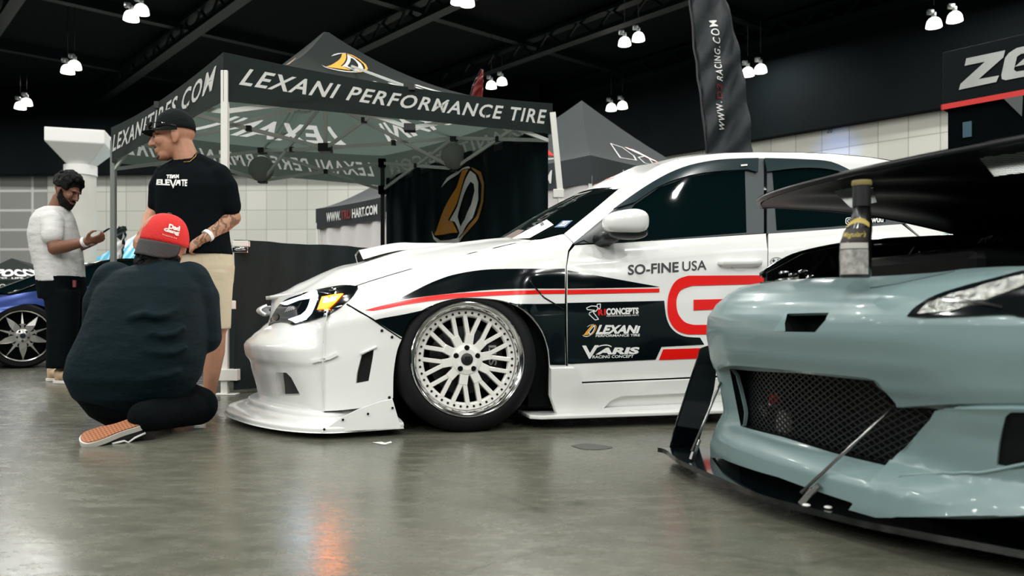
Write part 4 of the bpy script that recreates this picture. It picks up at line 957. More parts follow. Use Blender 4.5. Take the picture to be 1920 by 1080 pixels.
ell = lambda cx, cy, rx, ry, n=28: [(cx + rx * math.cos(2 * PI * k / n), cy + ry * math.sin(2 * PI * k / n)) for k in range(n)]
bm = join([flat_poly(ell(1455.5, 491, 12, 8.2), [ell(1455.5, 491, 11, 7.2)])] + [flat_poly([(x, y - r), (x + r * .3, y - r * .3), (x + r, y), (x + r * .3, y + r * .3), (x, y + r), (x - r * .3, y + r * .3), (x - r, y), (x - r * .3, y - r * .3)]) for x, y, r in ((1450, 489, 4), (1458, 487, 2), (1463, 490, 2), (1460, 495, 2), (1454, 496, 2), (1461, 492.5, 1.5))])
obj('emblem', FW.cast(BV, bm, .004), M_ink, car, smooth=False)
rrect = lambda x0, y0, x1, y1, r: [(x + r * math.cos(a), y + r * math.sin(a)) for x, y, a0 in ((x1 - r, y1 - r, 0), (x0 + r, y1 - r, PI / 2), (x0 + r, y0 + r, PI), (x1 - r, y0 + r, 1.5 * PI)) for a in (a0, a0 + PI / 4, a0 + PI / 2)]
bm = join([flat_poly(rrect(1584, 409, 1597, 422, 3.5), [rrect(1585.4, 410.4, 1595.6, 420.6, 2.6)]), flat_poly(ell(1590.5, 415.5, 3.4, 3.4), [ell(1590.5, 415.5, 2.2, 2.2)])]); obj('window_lettering', FW.cast(BVC, bm, .007), M_print, car, smooth=False)
tx('s', [(1600, 412.5), (1606, 412), (1606, 420.5), (1600, 421)], M_print, BVC, 'window_lettering', .007, bold=.04)
tx('wuu', [(1632, 410.5), (1655, 409.5), (1655, 417.5), (1632, 419)], M_print, BVC, 'window_lettering', .007, bold=.03)
# paper and stickers behind the windscreen edge
dec('show_card', [(958, 450), (1026, 413), (1039, 423), (994, 448)], mat('paper_white', (226, 226, 222), .7), off=.006, bvh=BVW)
tx('KR', [(1014, 421), (1020, 418), (1022, 423), (1016, 426)], M_ink, BVW, 'card_print', .009, bold=.04)
dec('sticker', [(1040, 428), (1056, 415), (1075, 415), (1061, 428)], mat('sticker_blue', (50, 100, 150), .4), off=.006, bvh=BVW)
dec('sticker', [(1046, 426.5), (1058, 417), (1071, 417), (1060, 426)], M_print, off=.008, bvh=BVW)
tx('01-07', [(1054, 419.5), (1068, 419), (1061, 424.5), (1048, 425)], M_ink, BVW, 'card_print', .010)
dec('parking_tag', [(936, 452), (972, 432), (984, 433), (962, 450)], mat('card_brown', (110, 92, 86), .6), off=.006, bvh=BVW)
# wheels
def wheel(parent, u, vface, zc, camber, side=1, spokes=10, R=.352, rl=.27):
    M = Matrix.Translation((u, vface, zc)) @ Matrix.Rotation(camber, 4, 'X')
    if side < 0: M = Matrix.Translation((u, 2 * VC - vface, zc)) @ Matrix.Rotation(-camber, 4, 'X') @ Matrix.Rotation(PI, 4, 'Z')
    def fin(bm):
        for v in bm.verts: v.co = M @ v.co
        return bm
    bm = lathe(BM(), [(rl - .012, .03), (rl, .004), (rl + .02, .0), (R - .035, .004), (R - .012, .018), (R, .045), (R + .002, .13), (R, .215), (R - .012, .245), (R - .05, .26), (rl, .255), (rl - .015, .23)], 72, closed=True)
    tr = obj('tyre', fin(bm), M_rubber, parent)
    bm = lathe(BM(), [(rl - .012, .06), (rl - .004, .03), (rl + .004, .0), (rl + .008, -.006), (rl + .003, -.010), (rl - .008, -.004), (rl - .018, .012), (rl - .022, .035), (rl - .024, .06), (rl - .05, .06), (rl - .05, .20), (rl - .01, .24)], 72)
    rim = obj('rim', fin(bm), M_chrome, parent, angle=40)
    bm = BM(); r1 = rl - .058; r0 = rl - .024
    # flange ring and spokes as one raised face: thick polygon bars
    lathe(bm, [(r1 - .004, .062), (r1, .048), (r1 + .004, .044), (r0 - .003, .044), (r0, .048), (r0, .07), (r1 - .004, .07)], 72, closed=True)
    lathe(bm, [(.028, .03), (.05, .028), (.072, .034), (.082, .044), (.084, .075), (.028, .075)], 48, closed=True)
    for k in range(spokes):
        a = 2 * PI * k / spokes + .157
        def pol(r, t, y): return Vector((r * math.cos(t), y, r * math.sin(t)))
        fork = pol(.118, a, .044)
        bar(bm, pol(.07, a, .055), pol(.124, a, .055), .042, .035, up=(0, 1, 0))
        for s_ in (-1, 1):
            da = s_ * PI / spokes * .56
            bar(bm, pol(.108, a + s_ * .05, .056), pol(r1 + .006, a + da, .060), .021, .034, up=(0, 1, 0))
    bmesh.ops.recalc_face_normals(bm, faces=bm.faces[:])
    fc = obj('spoke_face', fin(bm), M_rim, rim, smooth=False, bevel=.004)
    bm = lathe(BM(), [(.001, .022), (.022, .022), (.029, .026), (.03, .04), (.001, .04)], 32); obj('centre_cap', fin(bm), M_joint, rim, angle=40)
    bm = quad_map(text_bm('SI', bold=.04), [(-.012, .014, 0), (.014, .014, 0), (.012, -.014, 0), (-.014, -.014, 0)])
    for v in bm.verts: v.co = Vector((v.co.x, .0205, v.co.y))
    obj('cap_mark', fin(bm), M_chrome, rim, smooth=False)
    for k in range(5):
        a = 2 * PI * k / 5 + .3; bm = lathe(BM(), [(.001, .024), (.009, .024), (.014, .03), (.016, .05)], 12)
        for v in bm.verts: v.co += Vector((.055 * math.cos(a), 0, .055 * math.sin(a)))
        obj('lug_nut', fin(bm), M_bolt, rim, angle=40)
    for k in range(44):
        a = 2 * PI * k / 44; bm = lathe(BM(), [(.001, .038), (.0055, .039), (.0062, .046)], 8)
        for v in bm.verts: v.co += Vector(((r1 + .017) * math.cos(a), 0, (r1 + .017) * math.sin(a)))
        obj('rim_bolt', fin(bm), M_bolt, rim, angle=40)
    bm = lathe(BM(), [(.06, .14), (.17, .14), (.17, .165), (.06, .165)], 48, closed=True); obj('brake_disc', fin(bm), mat('brake_disc_steel', (70, 72, 72), .35, metal=.8), parent, angle=40)
    bm = BM(); box(bm, (.09, .11, -.06), (.20, .19, .10)); cl_ = obj('brake_caliper', fin(bm), M_joint, parent, smooth=False, bevel=.01)
    bm = quad_map(text_bm('STI', bold=.02), [(.125, -.03, 0), (.125, .07, 0), (.165, .07, 0), (.165, -.03, 0)])
    for v in bm.verts: v.co = Vector((v.co.x, .107, v.co.y))
    obj('caliper_lettering', fin(bm), M_print, cl_, smooth=False)
    bm = lathe(BM(), [(.001, .21), (rl - .02, .21)], 48); obj('hub_plate', fin(bm), M_dark, parent)
zc = .353
def wroot(name, u): w = thing(name, None, None, (0, 0, 0)); w.parent = car; return w
for u, vf in ((0, .005), (2.625, .0)):
    for sd in (1, -1):
        w = wroot('wheel', u); wheel(w, u, vf, zc, -math.radians(5), sd)
# ================================================================ grey-green coupe with its bonnet propped open
FG = Frame(0.75, 2.28, math.radians(14)); FG.hint = 2.6
GH = [(0, 0), (.006, .18), (.03, .38), (.09, .58), (.19, .74), (.32, .85), (.5, .9), (.8, .92), (1.2, .9), (2.0, .9), (3.0, .92), (3.8, .88), (4.05, .7)]
GPL = [(u, -v) for u, v in GH[:0:-1]] + GH
def gplan(s):
    n = len(GPL) - 1; p = cat1(GPL, s * n); e = 1e-3; a = cat1(GPL, max(s - e, 0) * n); b = cat1(GPL, min(s + e, 1) * n)
    d = Vector((b[0] - a[0], b[1] - a[1])).normalized(); nn = Vector((d.y, -d.x))
    if nn.dot(Vector((1.2, 0)) - Vector(p)) < 0: nn = -nn
    return Vector(p), nn
def gmaster(tab, z0, z1, tabside=None):
    def fn(s, t):
        p, n = gplan(s); z = z0 + (z1 - z0) * t; i = lerp_tab(tab, z)
        if tabside: w = smooth(abs(p.y), .40, .62); i = i * (1 - w) + lerp_tab(tabside, z) * w
        q = p + n * i; return Vector((q.x, q.y, z))
    return fn
up_fn = gmaster([(.30, .10), (.36, .06), (.40, .035), (.46, .012), (.52, 0), (.56, .006), (.60, .028), (.64, .072), (.665, .12), (.68, .17), (.69, .27)], .30, .695,
                [(.30, .06), (.36, .03), (.42, .012), (.5, 0), (.56, .004), (.60, .03), (.64, .07), (.665, .11), (.68, .16), (.69, .25)])
lo_fn = gmaster([(.04, .03), (.10, .02), (.15, .022), (.175, .05), (.20, .10), (.24, .11), (.36, .10), (.40, .06), (.45, .02)], .04, .45,
                [(.04, .015), (.10, .012), (.15, .03), (.22, .06), (.30, .05), (.36, .035), (.40, .02), (.45, .012)])
def inv_st(surf, fn, NS, NT):
    def f(px, py):
        p = FG.hit(surf, px, py); q, n, i, d = surf.find_nearest(p); a, b = divmod(i, NT); s, tt = (a + .5) / NS, (b + .5) / NT
        for _ in range(5):
            q = fn(s, tt); e = 1e-3; ds = (fn(s + e, tt) - q) / e; dt = (fn(s, tt + e) - q) / e; r = p - q
            a11, a12, a22 = ds.dot(ds), ds.dot(dt), dt.dot(dt); b1, b2 = r.dot(ds), r.dot(dt); det = a11 * a22 - a12 * a12
            if abs(det) < 1e-12: break
            s = min(max(s + (b1 * a22 - b2 * a12) / det, 0), 1); tt = min(max(tt + (a11 * b2 - a12 * b1) / det, 0), 1)
        return (s, tt)
    return f
GS, GT = 320, 48
GU = Surf(grid(up_fn, GS, GT), FG, 1560, 650); GL = Surf(grid(lo_fn, GS, GT), FG, 1450, 860)
u_st = inv_st(GU, up_fn, GS, GT); l_st = inv_st(GL, lo_fn, GS, GT)
n_ = len(GPL) - 1
s_of = lambda i: i / n_            # index along the plan
gcar = thing('car', 'grey-green coupe with black splitter, mesh grille and its bonnet propped open on a bottle', 'car', FG.o, FG.th)
def gst(fn, surf, outer, holes=(), ds=.006, dt=.035, off=0.0, flange=.012):
    bm = flat_poly(outer, holes, ds, dt)
    for v in bm.verts: v.co = fn(v.co.x, v.co.y)
    dress(bm, surf, flange)
    return bm
tz = lambda z, z0, z1: (z - z0) / (z1 - z0)
sN = s_of(6.2); sF = s_of(n_ - 6.2)      # wheel-arch end of the bumper on the near and the far side
# upper bumper
hole = [(1474, 588), (1554, 586), (1548, 600), (1528, 623), (1471, 622), (1468, 604)]
topl = sm([(1436, 527), (1500, 523.5), (1575, 520), (1640, 518), (1750, 511), (1850, 501), (1915, 500)], 4)
botl = sm([(1915, 756), (1800, 757), (1690, 763)], 3) + sm([(1682, 760), (1660, 735), (1640, 713), (1600, 706)], 3) + sm([(1560, 702), (1480, 694), (1400, 687), (1366, 686), (1345, 694)], 3)
outer = [u_st(*p) for p in topl] + [(sN, tz(.68, .30, .695)), (sN, tz(.37, .30, .695))] + [u_st(*p) for p in botl] + [(s_of(n_ - 8), tz(.385, .30, .695)), (sF, tz(.37, .30, .695)), (sF, tz(.60, .30, .695)), (s_of(n_ - 8.3), tz(.615, .30, .695))]
obj('front_bumper', gst(up_fn, GU, outer, [[u_st(*p) for p in hole]]), M_green, gcar)
P0 = [FG.hit(GU, *p) for p in hole]; dn = Vector((.06, -.02, 0)); bm = BM()
for i in range(len(hole)):
    j = (i + 1) % len(hole); bm.faces.new([bm.verts.new(q) for q in (P0[i], P0[j], P0[j] + dn, P0[i] + dn)])
bm.faces.new([bm.verts.new(p + dn) for p in P0]); obj('nose_duct', bm, M_dark, gcar, smooth=False)
bm = FG.panel(GU, [(1449, 622), (1472, 589), (1477, 587), (1472, 606), (1473, 621)], (), 8, .001); obj('duct_chamfer', bm, mat('grey_green_chamfer', (120, 146, 147), .35), gcar)
# lower bumper with the grille opening
gr = [(1365, 688), (1500, 697), (1638, 712), (1682, 762), (1764, 766), (1755, 783), (1668, 876), (1560, 850), (1470, 822), (1386, 800)]
low = [(1336, 708), (1325, 765), (1313, 835), (1316, 858), (1355, 860), (1460, 895), (1596, 942), (1606, 957), (1650, 967), (1780, 971), (1915, 968)]
gl_in = [(1368, 692), (1500, 700), (1637, 714), (1681, 764), (1760, 768), (1752, 783), (1668, 874), (1560, 848), (1470, 820), (1389, 799)]
outer = [l_st(*p) for p in low] + [(sN, tz(.10, .04, .45)), (sN, tz(.38, .04, .45))] + [l_st(1915, 752), l_st(1800, 753), l_st(1690, 757), l_st(1655, 722), l_st(1630, 702), l_st(1500, 688), l_st(1372, 678)] + [(s_of(n_ - 8.2), tz(.41, .04, .45)), (sF, tz(.40, .04, .45)), (sF, tz(.10, .04, .45)), (s_of(n_ - 8.6), tz(.12, .04, .45))]
obj('lower_bumper', gst(lo_fn, GL, outer, [[l_st(*p) for p in gl_in]], .004, .03), M_green, gcar)
P0 = [FG.hit(GL, *p) for p in gl_in]; dn = Vector((.09, 0, 0)); bm = BM()
for i in range(len(gl_in)):
    j = (i + 1) % len(gl_in); bm.faces.new([bm.verts.new(q) for q in (P0[i], P0[j], P0[j] + dn, P0[i] + dn)])
obj('grille_lining', bm, M_dark, gcar, smooth=False)
bm = BM(); box(bm, (.30, -.62, .12), (.34, .62, .46)); obj('radiator', bm, mat('radiator_black', (5, 9, 10), .7), gcar, smooth=False)
# expanded metal mesh
def inside(p, poly):
    c = False
    for (x1, y1), (x2, y2) in zip(poly, poly[1:] + poly[:1]):
        if (y1 > p[1]) != (y2 > p[1]) and p[0] < (x2 - x1) * (p[1] - y1) / (y2 - y1) + x1: c = not c
    return c
gz0, gz1 = .12, .45
GM = Surf(grid(gmaster([(.0, .125), (.5, .125)], .08, .48), 240, 30), FG, 1500, 770)
gpl = [FG.hit(GM, *p) for p in [(1360, 684), (1500, 694), (1642, 708), (1686, 758), (1772, 764), (1760, 785), (1670, 884), (1560, 858), (1470, 830), (1380, 806)]]
poly_vz = [(p.y, p.z) for p in gpl]
bm = BM(); gfn = gmaster([(.0, .125), (.5, .125)], .0, 1.0)
def g_at(v, z):
    lo_, hi_ = .25, .75
    for _ in range(30):
        m_ = (lo_ + hi_) / 2
        if gfn(m_, 0).y < v: lo_ = m_
        else: hi_ = m_
    return gfn((lo_ + hi_) / 2, z)
cache = {}
def gq(v, z):
    k_ = round(v, 3)
    if k_ not in cache: cache[k_] = g_at(k_, 0).x
    return Vector((cache[k_], v, z))
pit, slope = .0155, .55
for sg in (1, -1):
    for k in range(-60, 110):
        prev = None
        for j in range(0, 60):
            v = -.62 + j * .022; z = .1 + k * pit * slope * 1.0 + sg * (v + .62) * slope - (0 if sg > 0 else -.0)
            z = .10 + k * .0185 + sg * (v) * slope
            ok = inside((v, z), poly_vz); cur = gq(v, z) if ok else None
            if ok and prev is not None: bar(bm, prev, cur, .0042, .0042, up=(1, 0, 0))
            prev = cur
obj('grille_mesh', bm, mat('black_wire_mesh', (12, 18, 20), .4), gcar, smooth=False)
for p, r, m_ in (((1453, 748), (.02, .012, .018), M_red), ((1448, 757), (.012, .012, .012), M_print), ((1470, 795), (.02, .03, .045), mat('pale_engine_part', (170, 168, 160), .5)), ((1478, 828), (.02, .035, .022), MATS['pale_engine_part'])):
    c = FG.pu(*p, .175); bm = sup(BM(), c, r, 2.3, 14, 10); obj('tow_fitting', bm, m_, gcar)
flk = [(1766, 767), (1755, 785), (1668, 878), (1600, 953), (1650, 967), (1780, 971), (1912, 968), (2090, 960), (2090, 762), (1912, 760), (1800, 760)]
fl_h = sm([(1873, 870), (1877, 830), (1888, 780), (1900, 766)], 3) + [(2000, 766), (2000, 870), (1900, 876)]
bm = FG.panel(GL, flk, [fl_h], 10, .016, .018); obj('bumper_flank', bm, M_green, gcar)
bm = BM(); tube(bm, [FG.hit(GL, *p, .0155) for p in sm([(1690, 902), (1760, 897), (1840, 885), (1915, 868), (2000, 850)], 4)], [.001] + [.004] * 16, 8); obj('flank_crease', bm, M_green, gcar)
# headlights, fog recess, painted fold shade
hp = sm([(1702, 594), (1720, 575), (1756, 555), (1811, 537), (1863, 524), (1920, 509), (1985, 496), (2050, 494)], 3) + sm([(2050, 540), (1985, 592), (1920, 596), (1889, 591), (1811, 594), (1732, 597)], 3)
h2 = obj('headlight', FG.panel(GU, hp, (), 10, .004, .01), M_house, gcar)
M_refl = mat('headlight_reflector', (190, 192, 186), .15, metal=1, bump=1.0, bscale=60)
obj('reflector', FG.panel(GU, [(1723, 591), (1732, 578), (1769, 560), (1847, 537), (1920, 518), (1985, 507), (1985, 525), (1920, 539), (1847, 566), (1785, 587)], (), 10, .007, .002), M_refl, h2)
obj('light_strip', FG.panel(GU, sm([(1770, 566), (1800, 570), (1840, 574), (1880, 583)], 3) + sm([(1880, 578), (1840, 568), (1800, 564), (1772, 562)], 3), (), 10, .010, .002), M_chrome, h2)
farh = FG.panel(GU, [(1425, 531), (1446, 514), (1480, 506), (1500, 514), (1470, 524), (1445, 529)], (), 8, .004, .008); obj('headlight', farh, M_refl, gcar)
bm = FG.panel(GL, sm([(1873, 870), (1877, 830), (1888, 780), (1903, 764), (2005, 762)], 3) + [(2005, 873), (1900, 878)], (), 10, .003, .02); obj('fog_recess', bm, mat('black_recess', (3, 7, 9), .5, spec=.2), gcar)
bm = BM(); tube(bm, [FG.hit(GU, *p, .001) for p in sm([(1632, 540), (1680, 533), (1730, 522), (1790, 509)], 4)], .0012, 6); obj('fold_shade_line', bm, mat('fold_shade_grey', (70, 88, 90), .5), gcar)  # thin darker line, stands in for the shading of the nose fold
# splitter
sp_o = [(-.0, .80), (.01, .75), (-.03, .55), (-.04, .33), (-.043, .015), (-.01, -.133), (.045, -.31), (.115, -.44), (.18, -.55), (.28, -.72), (.42, -.88), (.8, -.97)]
sp = sm(sp_o, 6); bm = BM(); lo_ = [bm.verts.new((u, v, .045)) for u, v in sp]; hi_ = [bm.verts.new((u, v, .062)) for u, v in sp]
ins = [(max(u, 0) * .6 + .42, v * .85) for u, v in sp]; li = [bm.verts.new((u, v, .045)) for u, v in ins]; hi2 = [bm.verts.new((u, v, .066)) for u, v in ins]
for i in range(len(sp) - 1):
    for a, b in ((lo_, hi_), (hi_, hi2), (li, lo_)): bm.faces.new((a[i], a[i + 1], b[i + 1], b[i]))
bmesh.ops.recalc_face_normals(bm, faces=bm.faces[:]); spo = obj('splitter', bm, mat('gloss_black_plastic', (4, 9, 11), .1, coat=.5), gcar, angle=40)
M_gb = MATS['gloss_black_plastic']
pl = [FG.pv(*p, .82) for p in sm([(1316, 652), (1334, 650), (1342, 690), (1338, 730)], 3) + sm([(1330, 760), (1312, 820), (1300, 856), (1262, 862)], 3) + sm([(1254, 850), (1262, 812), (1286, 735), (1312, 656)], 3)]
bm = BM(); bm.faces.new([bm.verts.new(p) for p in pl]); obj('splitter_end_plate', bm, M_gb, gcar, smooth=False, solid=.014, soff=0, bevel=.004)
for (tp, bt) in (((1352, 716), (1297, 862)), ((1674, 764), (1502, 945))):
    b_ = FG.pz(*bt, .066); a = FG.hit(GL, *tp); bm = BM(); tube(bm, [b_ + Vector((0, 0, .03)), a], .0045, 10); rod = obj('support_rod', bm, M_steel, gcar)
    bm = BM(); d = (a - b_).normalized(); bar(bm, b_, b_ + d * .05 + Vector((0, 0, .005)), .012, .016); tube(bm, [b_ + d * .03, b_ + d * .075], .008, 10); obj('clevis', bm, M_steel, rod, angle=40)
for p in ((1512, 947), (1553, 951)):
    bm = sup(BM(), FG.pz(*p, .067), (.011, .011, .004), 2, 14, 8); obj('bolt', bm, M_wht2, gcar)
# bonnet propped open
def gh(s, t, dz=0.0):
    v = -.66 + 1.32 * t; a = s; ul = .10 + .58 * v * v; ur = 1.36 + .10 * (1 - (v / .66) ** 2); u = ul + (ur - ul) * a
    zl = .952 + .075 * v * v; zr = .886 + .05 * (1 - (v / .66) ** 2); z = zl + (zr - zl) * a + .035 * math.sin(PI * min(a * 1.1, 1)) * (1 - .25 * (v / .66) ** 4)
    z -= .005 * (1 - min(a / .05, 1)) ** 2; e = max(0, (abs(v) - .58) / .08); z -= .008 * e * e
    return Vector((u, v, z + dz))
M_carbon = mat('carbon_fibre_gloss', (12, 17, 18), .18, coat=.6, bump=.15, bscale=220)
VENTS = [[(1842, 294), (1915, 284), (1990, 276), (1975, 315), (1915, 320), (1868, 326)], [(1566, 356), (1600, 350), (1634, 352), (1641, 376), (1596, 386)]]
def pierce(bm):
    for f in bm.faces[:]:
        p = FG.M @ f.calc_center_median(); px = CX + F * p.x / p.y; py = HY - F * (p.z - CH) / p.y
        if any(inside((px, py), v) for v in VENTS): bm.faces.remove(f)
    return bm
hd = obj('hood', pierce(grid(lambda s, t: gh(s, t, .012), 90, 120)), M_carbon, gcar)
bm = grid(lambda s, t: gh(.015 + .97 * s, .012 + .976 * t, -.006 - .012 * (math.sin(t * PI * 4) ** 2) * smooth(s, .05, .15)), 90, 120); pierce(bm)
obj('hood_liner', bm, mat('black_hood_underside', (4, 9, 11), .55, spec=.25), hd)
bm = BM(); E = [gh(0, t) for t in [k / 40 for k in range(41)]]; tube(bm, [e + Vector((.004, 0, .003)) for e in E], 0.008, 8); tube(bm, [gh(a / 20, 1, .004) for a in range(21)], .009, 8); tube(bm, [gh(a / 20, 0, .004) for a in range(21)], .009, 8); obj('hood_edge', bm, mat('carbon_edge', (8, 13, 14), .38, spec=.3), hd)
GHS = Surf(grid(lambda s, t: gh(s, t, -.02), 60, 60), FG, 1700, 360)
def weave():
    m = fabric('carbon_weave_vent', (150, 155, 152), .7, (230, 232, 228), 5, .05); nt = m.node_tree; ck = nt.nodes.new('ShaderNodeTexChecker'); ck.inputs['Scale'].default_value = 62; tc = nt.nodes.new('ShaderNodeTexCoord')
    ck.inputs[1].default_value = lin((235, 238, 234)) + (1,); ck.inputs[2].default_value = lin((60, 66, 66)) + (1,)
    mp = nt.nodes.new('ShaderNodeMapping'); mp.inputs['Rotation'].default_value = (0, 0, .7); mp.inputs['Scale'].default_value = (1, 1, 0.001); nt.links.new(tc.outputs['Object'], mp.inputs[0]); nt.links.new(mp.outputs[0], ck.inputs[0])
    nt.links.new(ck.outputs[0], nt.nodes['Principled BSDF'].inputs['Base Color']); nt.links.new(ck.outputs[0], [n for n in nt.nodes if n.type == 'BSDF_TRANSLUCENT'][0].inputs[0]); return m
M_weave = weave()
for pl_ in VENTS:
    bm = FG.panel(GHS, [(sum(p[0] for p in pl_) / len(pl_) + (x - sum(p[0] for p in pl_) / len(pl_)) * 1.08, sum(p[1] for p in pl_) / len(pl_) + (y - sum(p[1] for p in pl_) / len(pl_)) * 1.08) for x, y in pl_], (), 12, .004); obj('hood_vent', bm, M_weave, hd)
# engine bay
bm = BM(); vs = [bm.verts.new(p) for p in (FG.pv(1432, 512, .64), FG.pv(1500, 476, .66), FG.pv(1580, 460, .67), FG.pv(1660, 453, .67), FG.pv(1800, 445, .67), FG.pv(1935, 432, .67))]
vb = [bm.verts.new((v.co.x, v.co.y, .45)) for v in vs]
for i in range(5): bm.faces.new((vs[i], vs[i + 1], vb[i + 1], vb[i]))
bay = obj('engine_bay', bm, M_trim, gcar, smooth=False, solid=.02); bay.data.materials[0] = mat('engine_bay_black', (7, 12, 14), .5)
pts = [Vector(v) for v in [FG.pv(*p) for p in ((1428, 516, .64), (1460, 495, .65), (1500, 477, .66), (1580, 460, .67), (1660, 452, .67), (1800, 444, .67), (1935, 431, .67))]]
bm = BM(); tube(bm, [Vector(cat1([tuple(p) for p in pts], k / 4)) for k in range(25)], .012, 8); obj('fender_edge', bm, M_gb, gcar)
bm = BM(); box(bm, (.45, -.25, .5), (1.1, .32, .755)); obj('engine_cover', bm, mat('engine_cover_black', (4, 8, 9), .5, spec=.2), gcar, smooth=False, bevel=.03)
bm = BM(); box(bm, (1.38, -.75, .4), (1.42, .75, .9)); box(bm, (.24, -.6, .45), (.27, .6, .655)); box(bm, (.3, -.72, .1), (3.6, .72, .45)); obj('bulkhead', bm, MATS['engine_bay_black'], gcar, smooth=False)
bm = BM(); tube(bm, [FG.pv(1640, 503, .3), FG.pv(1668, 492, .3), FG.pv(1690, 497, .3), FG.pv(1720, 489, .3)], .006, 8); obj('hose', bm, M_chrome, gcar)
bm = BM(); vs = [bm.verts.new(FG.pv(*p, .36)) for p in ((1688, 497), (1713, 462), (1718, 496))]; bm.faces.new(vs); obj('bracket', bm, M_trim, gcar, smooth=False, solid=.01)
bm = BM(); tube(bm, [FG.pv(1724, 474, .2), FG.pv(1800, 465, .2), FG.pv(1930, 452, .2)], .008, 8); obj('strut_bar', bm, mat('dark_chrome', (90, 96, 98), .15, metal=1), gcar)
bm = BM(); tube(bm, [FG.pv(1640, 460, .5), FG.pv(1740, 456, .5), FG.pv(1762, 452, .5)], .006, 8); obj('stay_rod', bm, M_gb, gcar)
bm = BM()
for x, y in ((1470, 512), (1488, 516), (1506, 510), (1520, 520)): sup(bm, FG.pv(x, y, .5), (.02, .015, .009), 2.2, 10, 6)
obj('latch_hardware', bm, M_chrome, gcar)
hng = BM(); tube(hng, [gh(.98, .93), FG.pv(1850, 440, .6) + Vector((.03, 0, -.03)), Vector((1.42, .6, .78))], .018, 8); obj('hinge', hng, M_trim, gcar)
# rest of the coupe behind the front end: flanks, glasshouse, tail
gs_fn = lambda sd: (lambda s, t: (lambda u, z: Vector((u, sd * (.90 - .05 * abs(z - .45) - .12 * smooth(z, .62, .95) - .25 * smooth(u, 3.3, 4.1) + .02 * math.sin(u * 3)), z)))(.42 + 3.6 * s, .12 + (.50 + .38 * smooth(s, 0, .35) - .05 * smooth(s, .8, 1)) * t))
for sd in (-1, 1):
    o_ = [(0, 0), (.07, 0)] + [((.85 - .42 + .37 * math.cos(a)) / 3.6, .36 * math.sin(a) / .75) for a in [PI - k * PI / 10 for k in range(1, 10)]] + [(.235, 0), (.68, 0)] + [((3.42 - .42 + .37 * math.cos(a)) / 3.6, .36 * math.sin(a) / .82) for a in [PI - k * PI / 10 for k in range(1, 10)]] + [(.945, 0), (1, 0), (1, 1), (0, 1)]
    bm = flat_poly([(x, max(y, 0)) for x, y in o_], (), .02, .06); f_ = gs_fn(sd)
    for v in bm.verts: v.co = f_(v.co.x, v.co.y)
    obj('side_panel', bm, M_green, gcar, solid=.01, soff=0)
roof = [[(1.40, 0, .94), (1.42, .45, .93), (1.5, .70, .90)], [(2.0, 0, 1.2), (2.0, .42, 1.19), (2.02, .58, 1.16)], [(2.6, 0, 1.24), (2.6, .42, 1.23), (2.6, .55, 1.2)], [(3.4, 0, 1.08), (3.4, .42, 1.07), (3.4, .56, 1.03)], [(3.9, 0, .86), (3.9, .5, .85), (3.9, .72, .82)]]
full = [[Vector((u, -v, z)) for u, v, z in r[:0:-1]] + [Vector(p) for p in r] for r in roof]
obj('roof', patch(full, 40, 30), M_gb, gcar)
for sd in (-1, 1):
    bm = patch([[Vector((r[2][0], sd * r[2][1], r[2][2])) for r in roof], [Vector((r[2][0], sd * .78, .86)) for r in roof]], 6, 30); obj('side_glass', bm, M_glass, gcar)
obj('tail', patch([[Vector((3.9 + .16 * (1 - (v / .8) ** 2) - .02, v, z)) for v in (-.8, -.4, 0, .4, .8)] for z in (.15, .4, .65, .86)], 12, 20), M_green, gcar)
for u in (.85, 3.42):
    for sd in (-1, 1):
        w = thing('wheel', None, None); w.parent = gcar
        M = Matrix.Translation((u, sd * .72, .325)) @ Matrix.Rotation(PI if sd > 0 else 0, 4, 'Z')
        bm = lathe(BM(), [(.24, -.16), (.31, -.17), (.325, -.13), (.325, .1), (.31, .13), (.24, .12)], 48, M, closed=True); obj('tyre', bm, M_rubber, w, angle=40)
        bm = lathe(BM(), [(.24, -.15), (.21, -.13), (.2, -.08), (.05, -.09), (.001, -.1)], 48, M)
        for k in range(10):
            a = 2 * PI * k / 10; bar(bm, M @ Vector((.04 * math.cos(a), -.10, .04 * math.sin(a))), M @ Vector((.22 * math.cos(a), -.13, .22 * math.sin(a))), .03, .03)
        obj('rim', bm, M_bolt, w, angle=40)
# bottle that props the bonnet
bt = FG.pv(1604, 521, -.30); bw = FG.M @ bt
bo_ = thing('bottle', 'dark spray bottle with a grey label standing upright under the raised bonnet edge', 'bottle', bw, 0.05)
Hb = .243
prof = [(.034, 0), (.039, .006), (.0395, .05), (.038, .09), (.034, .12), (.027, .145), (.0225, .165), (.022, .18)]
offx = lambda z: .016 * smooth(z, .08, .165)
def bottle(bm, prof, n=36, sx=1.0, sy=.68):
    rr = []
    for r, z in prof: rr.append([bm.verts.new((r * sx * math.cos(2 * PI * k / n) + offx(z), r * sy * math.sin(2 * PI * k / n), z)) for k in range(n)])
    for a, b in zip(rr, rr[1:]):
        for k in range(n): bm.faces.new((a[k], a[(k + 1) % n], b[(k + 1) % n], b[k]))
    bm.faces.new(rr[0][::-1]); bm.faces.new(rr[-1]); return bm
obj('body', bottle(BM(), prof), mat('dark_bottle_plastic', (16, 17, 17), .2, coat=.3), bo_, angle=40)
obj('cap', bottle(BM(), [(.0225, .178), (.0225, .184), (.022, .228), (.022, .233)], sy=.9), M_joint, bo_, angle=40)
obj('cap_ring', bottle(BM(), [(.0235, .230), (.0245, .237), (.023, .243)], sy=.9), mat('olive_cap', (120, 108, 60), .5), bo_, angle=40)
